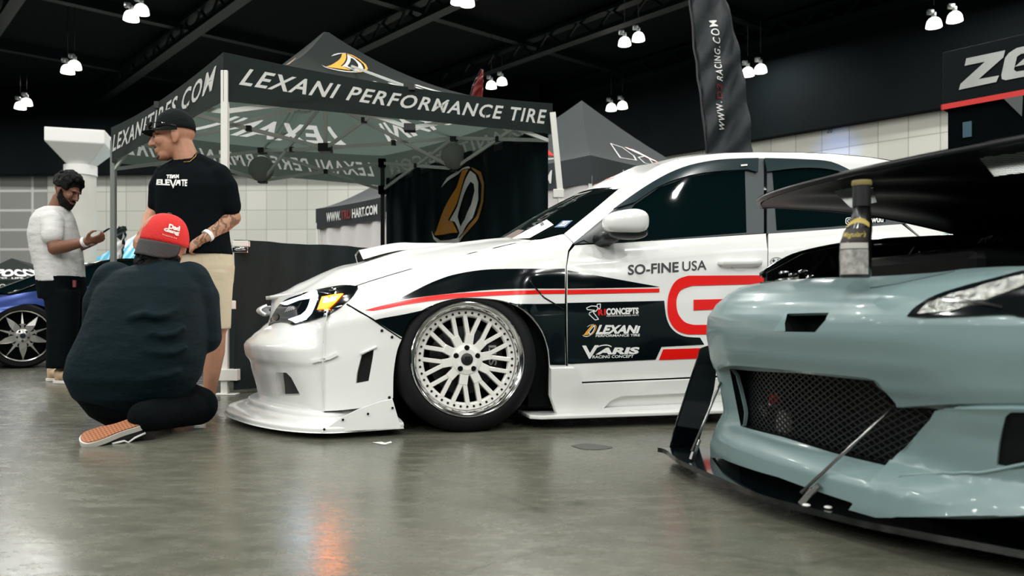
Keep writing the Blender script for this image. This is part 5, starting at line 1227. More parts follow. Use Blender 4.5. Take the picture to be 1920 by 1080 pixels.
def lab(z0, z1, a0, a1, m, name, off=.0006, fn=None):
    def f(s, t):
        a = a0 + (a1 - a0) * s; zz = z0 + (z1 - z0) * t + (fn(s) if fn else 0); r = lerp_tab([(z, r) for r, z in prof], zz) + off
        return Vector((r * math.cos(a) + offx(zz), r * .68 * math.sin(a), zz))
    obj(name, grid(f, 24, 10), m, bo_)
A0, A1 = -PI + .05, -1.0
lab(.008, .070, A0, A1, mat('label_grey', (150, 148, 144), .45, mottle=.5, mscale=60), 'label')
lab(.072, .086, A0, A1, mat('label_pale', (185, 182, 176), .45), 'label')
lab(.088, .122, A0, A1, mat('label_dark', (36, 30, 26), .45), 'label')
lab(.124, .136, A0 + .05, A1 - .05, mat('label_olive', (178, 158, 70), .45), 'label_band', fn=lambda s: .012 * math.sin(s * PI))
for s_, z0, z1 in (("Meguiar's", .096, .114),):
    bm = quad_map(text_bm(s_, bold=.01), [(0.1, 1, 0), (.9, 1, 0), (.85, 0, 0), (.05, 0, 0)])
    for v in bm.verts:
        a = A0 + (A1 - A0) * v.co.x; zz = z0 + (z1 - z0) * v.co.y; r = lerp_tab([(z, r) for r, z in prof], zz) + .0014; v.co = Vector((r * math.cos(a) + offx(zz), r * .68 * math.sin(a), zz))
    obj('lettering', bm, MATS['label_olive'], bo_, smooth=False)
# ================================================================ people
FWD = Frame(0, 0, 0)
def stack(bm, rings, n=28, e=2.4):
    rr = []
    for c, a, b in rings:
        c, a, b = Vector(c), Vector(a), Vector(b); R = []
        for k in range(n):
            t = 2 * PI * k / n; x = math.copysign(abs(math.cos(t)) ** (2 / e), math.cos(t)); y = math.copysign(abs(math.sin(t)) ** (2 / e), math.sin(t)); R.append(bm.verts.new(c + a * x + b * y))
        rr.append(R)
    for p, q in zip(rr, rr[1:]):
        for k in range(n): bm.faces.new((p[k], p[(k + 1) % n], q[(k + 1) % n], q[k]))
    bm.faces.new(rr[0][::-1]); bm.faces.new(rr[-1])
def ball(bm, c, r, R=None):
    r = r if isinstance(r, (tuple, list)) else (r, r, r)
    bmesh.ops.create_uvsphere(bm, u_segments=18, v_segments=12, radius=1, matrix=Matrix.Translation(Vector(c)) @ (R.to_4x4() if R else Matrix.Identity(4)) @ Matrix.Diagonal((*r, 1)))
def limb(bm, pts, rs, n=14):
    tube(bm, pts, list(rs), n)
    for p, r in zip(pts, rs): ball(bm, p, (r if not isinstance(r, tuple) else min(r)))
def blob(name, bm, voxel, m, parent, it=6, fac=.5, org=Vector((0, 0, 0)), keep=None):
    bmesh.ops.recalc_face_normals(bm, faces=bm.faces[:])
    me = bpy.data.meshes.new(name); bm.to_mesh(me); bm.free(); o = bpy.data.objects.new(name, me); COL.objects.link(o)
    r = o.modifiers.new('r', 'REMESH'); r.mode = 'VOXEL'; r.voxel_size = voxel; r.use_smooth_shade = True
    if it: s = o.modifiers.new('s', 'SMOOTH'); s.iterations = it; s.factor = fac
    bpy.context.view_layer.update(); dg = bpy.context.evaluated_depsgraph_get()
    me2 = bpy.data.meshes.new_from_object(o.evaluated_get(dg)); o.modifiers.clear(); o.data = me2; bpy.data.meshes.remove(me)
    surf = None
    if keep: b2 = BM(); b2.from_mesh(me2); surf = Surf(b2, FWD, *keep)
    me2.materials.clear()
    for x in (m if isinstance(m, list) else [m]): me2.materials.append(x)
    me2.polygons.foreach_set('use_smooth', [True] * len(me2.polygons))
    if org.length: me2.transform(Matrix.Translation(-org))
    o.parent = parent; me2.name = name
    return (o, surf) if keep else o
def put(name, bm, m, parent, org, **k):
    for v in bm.verts: v.co -= org
    return obj(name, bm, m, parent, **k)
def basis(x, z):
    x = Vector(x).normalized(); z = Vector(z); y = z.cross(x).normalized(); z = x.cross(y); return Matrix((x, y, z)).transposed()
def hand(bm, wrist, d, nrm, curl=.6, side=1, sc=1.0, spread=.12, thumb=.5):
    """palm, four jointed fingers and a thumb; d to the fingertips, nrm out of the back of the hand"""
    R = basis(d, nrm); w = Vector(wrist)
    P = lambda x, y, z: w + R @ Vector((x, y, z)) * sc
    limb(bm, [P(-.01, 0, 0), P(.03, 0, 0)], [.024 * sc, .026 * sc]); ball(bm, P(.055, 0, 0), (.045 * sc, .042 * sc, .016 * sc), R)
    for i, (y, L) in enumerate(((.030, .070), (.010, .080), (-.011, .074), (-.031, .058))):
        p = P(.088, y * side, 0); a = 0.0; pts = [P(.06, y * side * .8, 0), p]; ang = curl * .5
        for j, f in enumerate((.45, .32, .23)):
            a += ang if j == 0 else curl * .9; dirv = R @ Vector((math.cos(a), y * spread * 8 * side * .15, -math.sin(a))); p = p + dirv * L * f * sc; pts.append(p)
        limb(bm, pts, [.010 * sc, .0098 * sc, .009 * sc, .0082 * sc, .007 * sc], 10)
    p = P(.02, .030 * side, -.004); t1 = P(.052, .060 * side, -.012 - .012 * thumb); t2 = P(.078, .062 * side, -.02 - .03 * thumb); t3 = P(.10, .052 * side, -.024 - .04 * thumb); limb(bm, [p, t1, t2, t3], [.014 * sc, .0125 * sc, .0105 * sc, .008 * sc], 10)
def head(bm, c, R, sc=1.0):
    P = lambda x, y, z: Vector(c) + R @ Vector((x, y, z)) * sc
    E = lambda p, r: ball(bm, P(*p), tuple(q * sc for q in r), R)
    E((-.012, 0, .035), (.098, .076, .092)); E((.03, 0, -.03), (.066, .060, .082)); E((.052, 0, -.088), (.036, .042, .032)); E((.074, 0, -.100), (.02, .024, .018))
    E((.084, 0, .028), (.018, .052, .014)); limb(bm, [P(.090, 0, .02), P(.106, 0, -.012), P(.116, 0, -.030)], [.010 * sc, .012 * sc, .014 * sc]); E((.102, .012, -.034), (.012, .009, .008)); E((.102, -.012, -.034), (.012, .009, .008))
    E((.090, 0, -.060), (.014, .026, .007)); E((.089, 0, -.073), (.013, .023, .008)); E((.066, .04, -.02), (.03, .022, .03)); E((.066, -.04, -.02), (.03, .022, .03))
    for s in (1, -1): E((-.008, .076 * s, -.008), (.020, .010, .034)); E((-.002, .074 * s, -.034), (.012, .010, .014))
    return P, E
def skin_mat(name, rgb):
    m = mat(name, rgb, .5, spec=.4, mottle=.08, mscale=25); m.node_tree.nodes['Principled BSDF'].inputs['Subsurface Weight'].default_value = .08; return m
M_skinM = skin_mat('skin_tan', (176, 128, 102)); M_skinT = skin_mat('skin_brown', (122, 82, 62)); M_skinK = skin_mat('skin_light_brown', (165, 118, 92))
def tattoo_mat():
    m = mat('tattooed_skin', (168, 122, 92), .5); nt = m.node_tree; N = nt.nodes.new; L = nt.links; tc = N('ShaderNodeTexCoord'); w = N('ShaderNodeTexWave'); w.inputs['Scale'].default_value = 9; w.inputs['Distortion'].default_value = 14; w.inputs['Detail'].default_value = 3; w.inputs['Detail Scale'].default_value = 2
    L.new(tc.outputs['Object'], w.inputs[0]); r = N('ShaderNodeValToRGB'); r.color_ramp.elements[0].position = .25; r.color_ramp.elements[0].color = lin((112, 82, 62)) + (1,); r.color_ramp.elements[1].position = .55; r.color_ramp.elements[1].color = lin((172, 128, 98)) + (1,)
    L.new(w.outputs['Fac'], r.inputs[0]); L.new(r.outputs[0], nt.nodes['Principled BSDF'].inputs['Base Color']); return m
M_hair = mat('black_hair', (8, 8, 9), .6, spec=.2, bump=.9, bscale=90)
M_stub = mat('dark_stubble', (84, 58, 46), .8)
M_teeblk = mat('black_tshirt_cotton', (9, 15, 18), .9, spec=.06, bump=.45, bscale=9)
M_teenavy = mat('black_green_tshirt_cotton', (7, 25, 31), .75, spec=.12, bump=.8, bscale=6, stretch=(1, 1, 2.0))
M_tee = mat('white_tshirt_cotton', (208, 208, 206), .85, bump=.6, bscale=10, stretch=(1, 1, 2))
M_pant = mat('black_trouser_cloth', (6, 11, 14), .9, spec=.08, bump=.6, bscale=12)
M_khaki = mat('khaki_shorts_cloth', (190, 178, 152), .85, bump=.5, bscale=12)
M_band = mat('white_wristband', (232, 232, 230), .4)
def eyes(P, R, par, org, sc, lid):
    for s in (1, -1):
        bm = BM(); ball(bm, P(.0795, .031 * s, .003), .0115 * sc, R); e_ = put('eye', bm, mat('eye_white', (215, 212, 205), .2), par, org)
        bm = BM(); ball(bm, P(.088, .031 * s, .002), .0055 * sc, R); put('iris', bm, mat('eye_iris', (30, 20, 14), .15), e_, org)
        bm = BM(); tube(bm, [P(.094, .014 * s, .022), P(.098, .032 * s, .028), P(.088, .052 * s, .022)], .004 * sc, 6); put('eyebrow', bm, M_hair, par, org)
        bm = BM(); ball(bm, P(.0805, .031 * s, .009), (.0125 * sc, .014 * sc, .0085 * sc), R); put('eyelid', bm, lid, par, org)
def band(name, p, d, r, w, m, par, org):
    bm = BM(); d = Vector(d).normalized(); tube(bm, [Vector(p) - d * w / 2, Vector(p) + d * w / 2], r, 20); return put(name, bm, m, par, org, solid=.001, angle=40)
def shoe(par, org, heel, d, m_up, m_sole, sc=1.0, name='shoe'):
    """ground shoe from the heel point along d"""
    R = basis(d, (0, 0, 1)); h = Vector(heel); P = lambda x, y, z: h + R @ Vector((x, y, z)) * sc
    bm = BM(); limb(bm, [P(.04, 0, .075), P(.09, 0, .07), P(.16, 0, .052), P(.235, 0, .038)], [.040 * sc, .045 * sc, .042 * sc, .032 * sc]); limb(bm, [P(.035, 0, .05), P(.035, 0, .10)], [.036 * sc, .038 * sc])
    o = blob(name, bm, .006, m_up, par, 4, org=org)
    bm = BM(); out = [(0, -.032), (.03, -.038), (.1, -.038), (.19, -.05), (.25, -.04), (.275, 0), (.25, .04), (.19, .046), (.1, .036), (.03, .038), (0, .032), (-.012, 0)]
    out = sm(out + out[:1], 4)[:-1]; lo = [bm.verts.new(P(x, y, 0.001)) for x, y in out]; hi = [bm.verts.new(P(x, y, .028)) for x, y in out]; bm.faces.new(lo[::-1]); bm.faces.new(hi)
    for i in range(len(out)): j = (i + 1) % len(out); bm.faces.new((lo[i], lo[j], hi[j], hi[i]))
    put('sole', bm, m_sole, o, org, smooth=False, bevel=.004); return o
# ---------------------------------------------------------------- standing man in black, cap and khaki shorts
YM = 4.76; OM = Vector((W(392, 770, YM).x, YM, 0))
man = thing('person', 'standing man in black cap, black printed t-shirt and khaki shorts, looking left', 'person', OM)
w = lambda px, py, dy=0.0: W(px, py, YM + dy)
ux, uy, uz = Vector((1, 0, 0)), Vector((0, 1, 0)), Vector((0, 0, 1))
Rh = basis((-.93, -.34, -.12), (-.12, 0, 1)); hc = w(326, 258, .02)
bm = BM(); P, E = head(bm, hc, Rh, 1.13)
limb(bm, [w(340, 270, .03), w(354, 312, .04)], [.066, .078])
stack(bm, [(w(362, 312, .04), ux * .12, uy * .09), (w(364, 345, .03), ux * .19, uy * .12), (w(364, 420, .03), ux * .17, uy * .12), (w(380, 490, .03), ux * .15, uy * .12)])
lsh, lel, lwr = w(414, 342, .02), w(436, 408, .05), w(384, 446, -.12)
rsh, rel, rwr = w(305, 342, .02), w(289, 398, .03), w(272, 430, -.10)
limb(bm, [lsh, lel], [.062, .046]); limb(bm, [lel, lel.lerp(lwr, .35), lwr], [.049, .050, .029])
hand(bm, lwr, (-.80, -.05, -.45), (.1, -.75, .55), 1.15, -1, 1.0)
limb(bm, [rsh, rel], [.058, .044]); limb(bm, [rel, rel.lerp(rwr, .35), rwr], [.045, .046, .028])
hand(bm, rwr, (-.32, -.1, -.5), (-.7, -.6, .1), 1.0, 1, 1.0)
for kx, dy in ((400, .02), (346, .14)):
    limb(bm, [w(kx + 6, 500, dy), w(kx + 6, 612, dy)], [.09, .066]); limb(bm, [w(kx + 4, 612, dy), w(kx + 2, 660, dy + .01), w(kx - 8, 742, dy)], [.062, .060, .036]); limb(bm, [w(kx - 8, 742, dy), w(kx - 6, 762, dy - .03)], [.036, .032])
ob = blob('body', bm, .0065, [M_skinM, tattoo_mat()], man, 3, org=OM)
for f in ob.data.polygons:
    c = Vector(f.center) + OM
    t = max(0, min(1, (c - lel).dot(lwr - lel) / (lwr - lel).length_squared))
    if (c - lel.lerp(lwr, t)).length < .075 and c.x > lwr.x - .06: f.material_index = 1
eyes(P, Rh, man, OM, 1.13, M_skinM)
bm = BM(); limb(bm, [P(.083, .016, -.098), P(.089, 0, -.102), P(.083, -.016, -.098)], [.010, .013, .010]); limb(bm, [P(.092, .022, -.05), P(.098, 0, -.046), P(.092, -.022, -.05)], [.004] * 3)
blob('beard', bm, .004, M_stub, man, 2, org=OM)
# shirt
bm = BM(); stack(bm, [(w(356, 300, .04), ux * .075, uy * .07), (w(358, 312, .04), ux * .14, uy * .10), (w(361, 328, .03), ux * .205, uy * .125), (w(362, 352, .02), ux * .218, uy * .145), (w(360, 400, .02), ux * .205, uy * .145), (w(364, 445, .02), ux * .205, uy * .15), (w(370, 478, .02), ux * .205, uy * .15)], e=2.3)
limb(bm, [w(372, 306, .04), w(410, 330, .03)], [.06, .075]); limb(bm, [w(345, 308, .04), w(310, 330, .03)], [.055, .065]); limb(bm, [w(408, 334, .02), w(420, 352, .02), w(429, 386, .03)], [.082, .082, .072]); limb(bm, [w(309, 335, .02), w(301, 352, .02), w(297, 384, .02)], [.068, .068, .06])
tee, TS = blob('t_shirt', bm, .009, M_teeblk, man, 5, org=OM, keep=(350, 380))
for s_, q, b in (('TE', [(313, 328), (324, 327.8), (323, 335), (312, 335.3)], .05), ('M', [(330.5, 327.6), (336, 327.5), (336, 335), (330.5, 335)], .05), ('ELE', [(295, 336.5), (318, 336.8), (319.5, 348), (294, 347)], .05), ('TE', [(340.5, 337), (352, 337), (351, 349.5), (340.5, 349)], .05)):
    bm = FWD.text(TS, s_, q, .004, 12, bold=b); put('print', bm, M_print, tee, OM, smooth=False)
for pl_ in ([(323, 330), (327, 328), (329, 328), (330, 335), (327.5, 335), (327, 330.5), (325.5, 335), (322, 335)], [(317.5, 337), (321.5, 337), (325, 347), (329, 337), (332, 337), (325.5, 354)], [(333, 338), (339, 337.8), (339, 348.5), (336.5, 348), (336.5, 345), (333, 344.8), (332, 348), (329, 348)]):
    put('print', FWD.panel(TS, pl_, (), 10, .004), M_print, tee, OM, smooth=False)
bm = BM(); tube(bm, [w(344, 304, -.07), w(356, 303, -.055), w(366, 294, -.02), w(370, 284, .03)], .003, 6); put('necklace', bm, mat('gold_chain', (170, 130, 70), .3, metal=1), man, OM)
# shorts
bm = BM(); stack(bm, [(w(380, 468, .03), ux * .165, uy * .135), (w(384, 500, .03), ux * .17, uy * .14), (w(386, 530, .03), ux * .155, uy * .14)])
stack(bm, [(w(402, 510, .02), ux * .105, uy * .12), (w(400, 570, .02), ux * .10, uy * .11), (w(399, 617, .02), ux * .098, uy * .105)]); stack(bm, [(w(352, 510, .12), ux * .105, uy * .12), (w(348, 570, .14), ux * .10, uy * .11), (w(346, 617, .14), ux * .095, uy * .10)])
blob('shorts', bm, .008, M_khaki, man, 5, org=OM)
# cap with brim and sunglasses
bm = BM(); ball(bm, P(-.016, 0, .052), (.112, .092, .112), Rh)
bmesh.ops.bisect_plane(bm, geom=bm.verts[:] + bm.edges[:] + bm.faces[:], plane_co=P(-.016, 0, .036), plane_no=Rh @ Vector((-.10, 0, 1)), clear_inner=True)
M_cap = mat('black_cap_cloth', (20, 26, 26), .85, spec=.1, bump=.3, bscale=60)
cap = put('cap', bm, M_cap, man, OM, solid=.004, soff=0)
def brim(P_, c0, r, L, z0, dz, sy=1.0):
    def f(s, t):
        a = (t - .5) * PI * 1.05; x0, y0 = c0 + r * math.cos(a) * .92, r * math.sin(a) * sy; ext = L * math.cos(a) ** .6 if math.cos(a) > 0 else 0
        return P_(x0 + ext * s, y0 * (1 + .05 * s), z0 + dz * s - .018 * math.sin(a) ** 2 * s)
    return grid(f, 8, 24)
put('brim', brim(P, -.016, .106, .070, .040, -.004, .86), M_cap, cap, OM, solid=.004, soff=0)
bm = BM(); limb(bm, [P(.098, .06, .066), P(.112, .02, .064), P(.114, 0, .062)], [.010, .014, .006]); limb(bm, [P(.098, -.06, .066), P(.112, -.02, .064), P(.114, 0, .062)], [.010, .014, .006])
tube(bm, [P(.098, .062, .07), P(.03, .098, .052), P(-.02, .098, .038)], .0035, 6); tube(bm, [P(.098, -.062, .07), P(.03, -.098, .052), P(-.02, -.098, .038)], .0035, 6)
put('sunglasses', bm, mat('black_sunglasses', (6, 7, 8), .1, coat=.5), cap, OM)
bm = BM(); ball(bm, P(-.02, 0, .008), (.092, .0775, .05), Rh); put('short_hair', bm, mat('cropped_hair', (58, 46, 40), .8), man, OM)
band('wristband', lel.lerp(lwr, .90), lwr - lel, .037, .022, M_band, man, OM)
shoe(man, OM, w(388, 769, .04) * Vector((1, 1, 0)), (.15, -1, 0), mat('black_shoe_cloth', (9, 11, 12), .7), M_joint, 1.0)
shoe(man, OM, (w(340, 769, .20)) * Vector((1, 1, 0)), (-.45, -.9, 0), MATS['black_shoe_cloth'], M_joint, 1.0)
# ---------------------------------------------------------------- man in white with a phone
YT = 6.6; OT = Vector((W(112, 720, YT).x, YT, 0))
guy = thing('person', 'bearded man in white t-shirt and black trousers looking down at his phone', 'person', OT)
w = lambda px, py, dy=0.0: W(px, py, YT + dy)
Rt = basis((.90, -.18, -.40), (.38, 0, .92)); hc = w(125, 359, 0)
bm = BM(); P, E = head(bm, hc, Rt, 1.02)
limb(bm, [w(114, 372), w(104, 398)], [.062, .070])
stack(bm, [(w(103, 398), ux * .09, uy * .15), (w(104, 425), ux * .12, uy * .19), (w(108, 480), ux * .12, uy * .15), (w(115, 545), ux * .11, uy * .13)])
sh, el, wr = w(97, 422, -.17), w(103, 466, -.22), w(163, 453, -.26)
limb(bm, [sh, el], [.062, .052]); limb(bm, [el, el.lerp(wr, .35), wr], [.052, .050, .030]); hand(bm, wr, (.93, -.05, .18), (.12, -.55, -.75), .75, 1, 1.0)
s2, e2, w2 = w(112, 420, .17), w(128, 470, .22), w(166, 458, .0)
limb(bm, [s2, e2], [.060, .050]); limb(bm, [e2, w2], [.048, .030]); hand(bm, w2, (.93, -.25, .12), (.1, .5, -.8), .8, -1, .95)
for kx, dy in ((118, -.07), (126, .09)): limb(bm, [w(kx, 548, dy), w(kx + 6, 615, dy), w(kx - 2, 700, dy)], [.07, .06, .042])
blob('body', bm, .0065, M_skinT, guy, 3, org=OT); eyes(P, Rt, guy, OT, 1.02, M_skinT)
bm = BM()
for k in range(260):
    a = random.uniform(0, 2 * PI); z = random.uniform(-.15, 1); q = math.sqrt(max(0, 1 - z * z)); x, y = q * math.cos(a), q * math.sin(a)
    if x > .72 and z < .55: continue
    r_ = 1 + .10 * max(0, z) + .10 * max(0, x) * (z > .3); ball(bm, P(-.014 + .105 * x * r_, .086 * y * r_, .045 + .11 * z * r_), random.uniform(.012, .020))
ball(bm, P(-.014, 0, .05), (.098, .082, .095), Rt)
blob('hair', bm, .007, M_hair, guy, 1, org=OT)
bm = BM()
for s in (1, -1): limb(bm, [P(.004, .070 * s, .0), P(.016, .062 * s, -.055), P(.046, .044 * s, -.092), P(.080, 0, -.108)], [.013, .024, .028, .026]); limb(bm, [P(.03, .058 * s, -.045), P(.062, .045 * s, -.072), P(.088, .014 * s, -.088)], [.016, .018, .014])
limb(bm, [P(.094, .028, -.055), P(.102, 0, -.050), P(.094, -.028, -.055)], [.007] * 3)
blob('beard', bm, .005, M_hair, guy, 1, org=OT)
bm = BM(); stack(bm, [(w(106, 388), ux * .085, uy * .09), (w(102, 396), ux * .12, uy * .15), (w(100, 412), ux * .148, uy * .20), (w(101, 440), ux * .178, uy * .215), (w(106, 470), ux * .185, uy * .205), (w(112, 500), ux * .175, uy * .2), (w(115, 530), ux * .168, uy * .20)], e=2.2)
limb(bm, [w(98, 415, -.13), w(98, 442, -.20)], [.088, .080]); limb(bm, [w(110, 415, .13), w(118, 444, .2)], [.085, .075])
blob('t_shirt', bm, .010, M_tee, guy, 5, org=OT)
bm = BM(); stack(bm, [(w(115, 518), ux * .168, uy * .198), (w(116, 535), ux * .168, uy * .195), (w(118, 560), ux * .165, uy * .19)])
stack(bm, [(w(116, 545, -.08), ux * .135, uy * .11), (w(118, 610, -.10), ux * .115, uy * .095), (w(112, 690, -.11), ux * .098, uy * .085)]); stack(bm, [(w(124, 545, .1), ux * .125, uy * .11), (w(136, 610, .14), ux * .11, uy * .09), (w(134, 692, .13), ux * .09, uy * .08)])
blob('trousers', bm, .009, M_pant, guy, 4, org=OT)
bm = BM(); box(bm, (-.012, -.008, -.028), (.012, .004, .028), Matrix.Translation(w(140, 532, -.155) - OT)); obj('belt_tab', bm, mat('dark_red_tab', (110, 40, 44), .6), guy, smooth=False)
band('wristband', el.lerp(wr, .93), wr - el, .040, .022, M_band, guy, OT)
M_shoe = mat('beige_sneaker', (186, 160, 128), .6); M_sole2 = mat('white_sole_rubber', (214, 210, 202), .5)
shoe(guy, OT, w(104, 722, -.10) * Vector((1, 1, 0)), (.95, -.2, 0), M_shoe, M_sole2, .92, 'sneaker'); shoe(guy, OT, w(90, 717, .12) * Vector((1, 1, 0)), (.95, -.15, 0), M_shoe, M_sole2, .92, 'sneaker')
ph = thing('smartphone', 'dark smartphone held by the man in the white t-shirt', 'phone', w(189, 439, -.20), 0)
ph.rotation_euler = (0.25, -.62, .1)
bm = BM(); box(bm, (-.076, -.036, -.006), (.076, .036, .006)); obj('case', bm, mat('black_phone_glass', (8, 9, 10), .15), ph, smooth=False, bevel=.003)
bm = BM(); box(bm, (-.070, -.032, .006), (.070, .032, .0066)); obj('screen', bm, mat('phone_screen', (20, 24, 28), .08), ph, smooth=False)
# ---------------------------------------------------------------- kneeling man with the red cap
YK = 3.9; OK_ = Vector((W(260, 800, YK).x, YK, 0))
kn = thing('person', 'kneeling man seen from behind in black t-shirt with a red and charcoal cap', 'person', OK_)
w = lambda px, py, dy=0.0: W(px, py, YK + dy)
hc = w(308, 452, .06); Rk = basis((.42, .88, -.12), (.05, .10, 1))
bm = BM(); P, E = head(bm, hc, Rk, 1.05); limb(bm, [w(306, 470, .04), w(298, 512, 0)], [.066, .085])
stack(bm, [(w(292, 525, .02), ux * .2, uy * .12), (w(280, 600, .02), ux * .24, uy * .18), (w(250, 700, 0), ux * .24, uy * .2)])
lsh, lel, lwr = w(368, 540, .03), w(388, 632, .08), w(372, 655, .36); limb(bm, [lsh, lel], [.065, .052]); limb(bm, [lel, lwr], [.05, .03]); hand(bm, lwr, (-.25, .9, .15), (.5, .1, .8), .7, 1)
s2, e2, w2 = w(205, 545, .05), w(185, 640, .15), w(260, 650, .42); limb(bm, [s2, e2], [.065, .052]); limb(bm, [e2, w2], [.05, .03]); hand(bm, w2, (.6, .7, .1), (0, .1, .9), .7, -1)
kneeR = w(372, 770, .12); kneeR.z = .10; ankR = w(262, 798, -.28); ankR.z = .10
limb(bm, [w(285, 735, .05), kneeR], [.10, .075]); limb(bm, [kneeR, ankR], [.065, .045]); toeR = W(165, 822, 3.46); ball(bm, ankR, .04)
kneeL = w(290, 610, .46); footL = w(300, 745, .44); footL.z = .07
limb(bm, [w(215, 730, .05), kneeL], [.10, .07]); limb(bm, [kneeL, footL], [.06, .042])
blob('body', bm, .007, M_skinK, kn, 3, org=OK_)
# shirt and trousers
rings = [(302, 488, .03, .075, .08), (298, 498, .03, .13, .11), (290, 512, .02, .222, .15), (284, 540, .0, .268, .185), (279, 580, -.02, .285, .215), (270, 625, -.03, .302, .235), (258, 668, -.03, .325, .25), (250, 705, -.03, .325, .25), (246, 742, -.01, .275, .22), (248, 768, .02, .20, .17)]
bm = BM(); stack(bm, [(w(x, y, d), ux * a + uy * -.03, uy * b) for x, y, d, a, b in rings], 36, 2.2)
limb(bm, [w(356, 528, .01), w(374, 560, .02), w(384, 632, .07)], [.10, .096, .082]); limb(bm, [w(215, 528, .03), w(196, 570, .06), w(185, 640, .14)], [.10, .10, .08])
# cloth folds as ridges across the lower back
for x0, y0, x1, y1 in ((215, 600, 330, 585), (230, 640, 345, 618), (200, 668, 350, 655), (190, 700, 335, 700)):
    pts = [w(x0 + (x1 - x0) * k / 6, y0 + (y1 - y0) * k / 6 + 5 * math.sin(k * 1.7), -.20 - .055 * math.sin(PI * k / 6)) for k in range(7)]; limb(bm, pts, [.012, .018, .02, .02, .02, .018, .012], 8)
blob('t_shirt', bm, .009, M_teenavy, kn, 8, org=OK_)
bm = BM(); stack(bm, [(w(248, 735, .0), ux * .26, uy * .22), (w(250, 775, .03), ux * .19, uy * .18), (w(262, 795, .08), ux * .14, uy * .14)], 28)
limb(bm, [w(290, 740, .06), kneeR + Vector((0, 0, .01))], [.13, .095]); limb(bm, [kneeR, kneeR.lerp(ankR, .5) + Vector((0, 0, .005)), ankR + Vector((.02, 0, .005))], [.088, .082, .072])
limb(bm, [w(215, 730, .08), kneeL], [.12, .085]); limb(bm, [kneeL, footL + Vector((0, 0, .06))], [.08, .065])
blob('trousers', bm, .009, M_pant, kn, 5, org=OK_)
# skate shoe, sole turned to the viewer
hl_, tl = W(270, 786, 3.60), W(158, 823, 3.45); L_ = (tl - hl_); R = basis(L_, (-.16, -.62, .76)); Ls = L_.length
P2 = lambda x, y, z: hl_ + R @ Vector((x * Ls, y, z))
outl = sm([(-.06, 0), (-.03, -.034), (.15, -.038), (.45, -.036), (.75, -.05), (1.0, -.042), (1.08, 0), (1.0, .040), (.75, .046), (.45, .036), (.15, .038), (-.03, .034), (-.06, 0)], 4)[:-1]
def slab(z0, z1, k=1.0):
    bm = BM(); a = [bm.verts.new(P2(.5 + (x - .5) * k, y * k, z0)) for x, y in outl]; b = [bm.verts.new(P2(.5 + (x - .5) * k, y * k, z1)) for x, y in outl]; bm.faces.new(a[::-1]); bm.faces.new(b)
    for i in range(len(a)): j = (i + 1) % len(a); bm.faces.new((a[i], a[j], b[j], b[i]))
    bmesh.ops.recalc_face_normals(bm, faces=bm.faces[:]); return bm
bm = BM(); limb(bm, [P2(.06, 0, -.055), P2(.35, 0, -.055), P2(.7, 0, -.048), P2(.95, 0, -.04)], [.036, .038, .038, .030]); limb(bm, [P2(.05, 0, -.05), P2(.02, 0, -.10)], [.036, .038])
sk8 = blob('skate_shoe', bm, .006, mat('black_shoe_canvas', (10, 12, 14), .75), kn, 4, org=OK_)
put('midsole', slab(-.03, 0), mat('white_midsole', (205, 202, 194), .5), sk8, OK_, smooth=False, bevel=.004)
def waffle():
    m = mat('gum_waffle_rubber', (150, 92, 56), .6); nt = m.node_tree; N = nt.nodes.new; L = nt.links; tc = N('ShaderNodeTexCoord'); mp = N('ShaderNodeMapping'); ck = N('ShaderNodeTexChecker'); ck.inputs['Scale'].default_value = 1.0
    Ri = R.transposed().to_euler(); mp.inputs['Rotation'].default_value = (0, 0, 0); 
    dx = N('ShaderNodeVectorMath'); dx.operation = 'DOT_PRODUCT'; dx.inputs[1].default_value = tuple((R.col[0] + R.col[1]) * 70); dy = N('ShaderNodeVectorMath'); dy.operation = 'DOT_PRODUCT'; dy.inputs[1].default_value = tuple((R.col[0] - R.col[1]) * 70)
    L.new(tc.outputs['Object'], dx.inputs[0]); L.new(tc.outputs['Object'], dy.inputs[0]); cb = N('ShaderNodeCombineXYZ'); L.new(dx.outputs['Value'], cb.inputs[0]); L.new(dy.outputs['Value'], cb.inputs[1]); cb.inputs[2].default_value = .5
    L.new(cb.outputs[0], ck.inputs[0]); ck.inputs[1].default_value = lin((168, 106, 66)) + (1,); ck.inputs[2].default_value = lin((122, 72, 44)) + (1,); L.new(ck.outputs[0], nt.nodes['Principled BSDF'].inputs['Base Color']); return m
put('outsole', slab(-.001, .004, .95), waffle(), sk8, OK_, smooth=False)
bm = BM(); pts = [P2(x, -.0385 if False else y, z) for x, y, z in ((.05, .033, -.050), (.24, .036, -.055), (.36, .035, -.068), (.42, .036, -.052), (.62, .036, -.046))]; tube(bm, pts, .0055, 8); put('side_stripe', bm, M_print, sk8, OK_)
shoe(kn, OK_, (footL + Vector((-.03, -.03, 0))) * Vector((1, 1, 0)), (.6, .8, 0), MATS['black_shoe_canvas'], M_sole2)
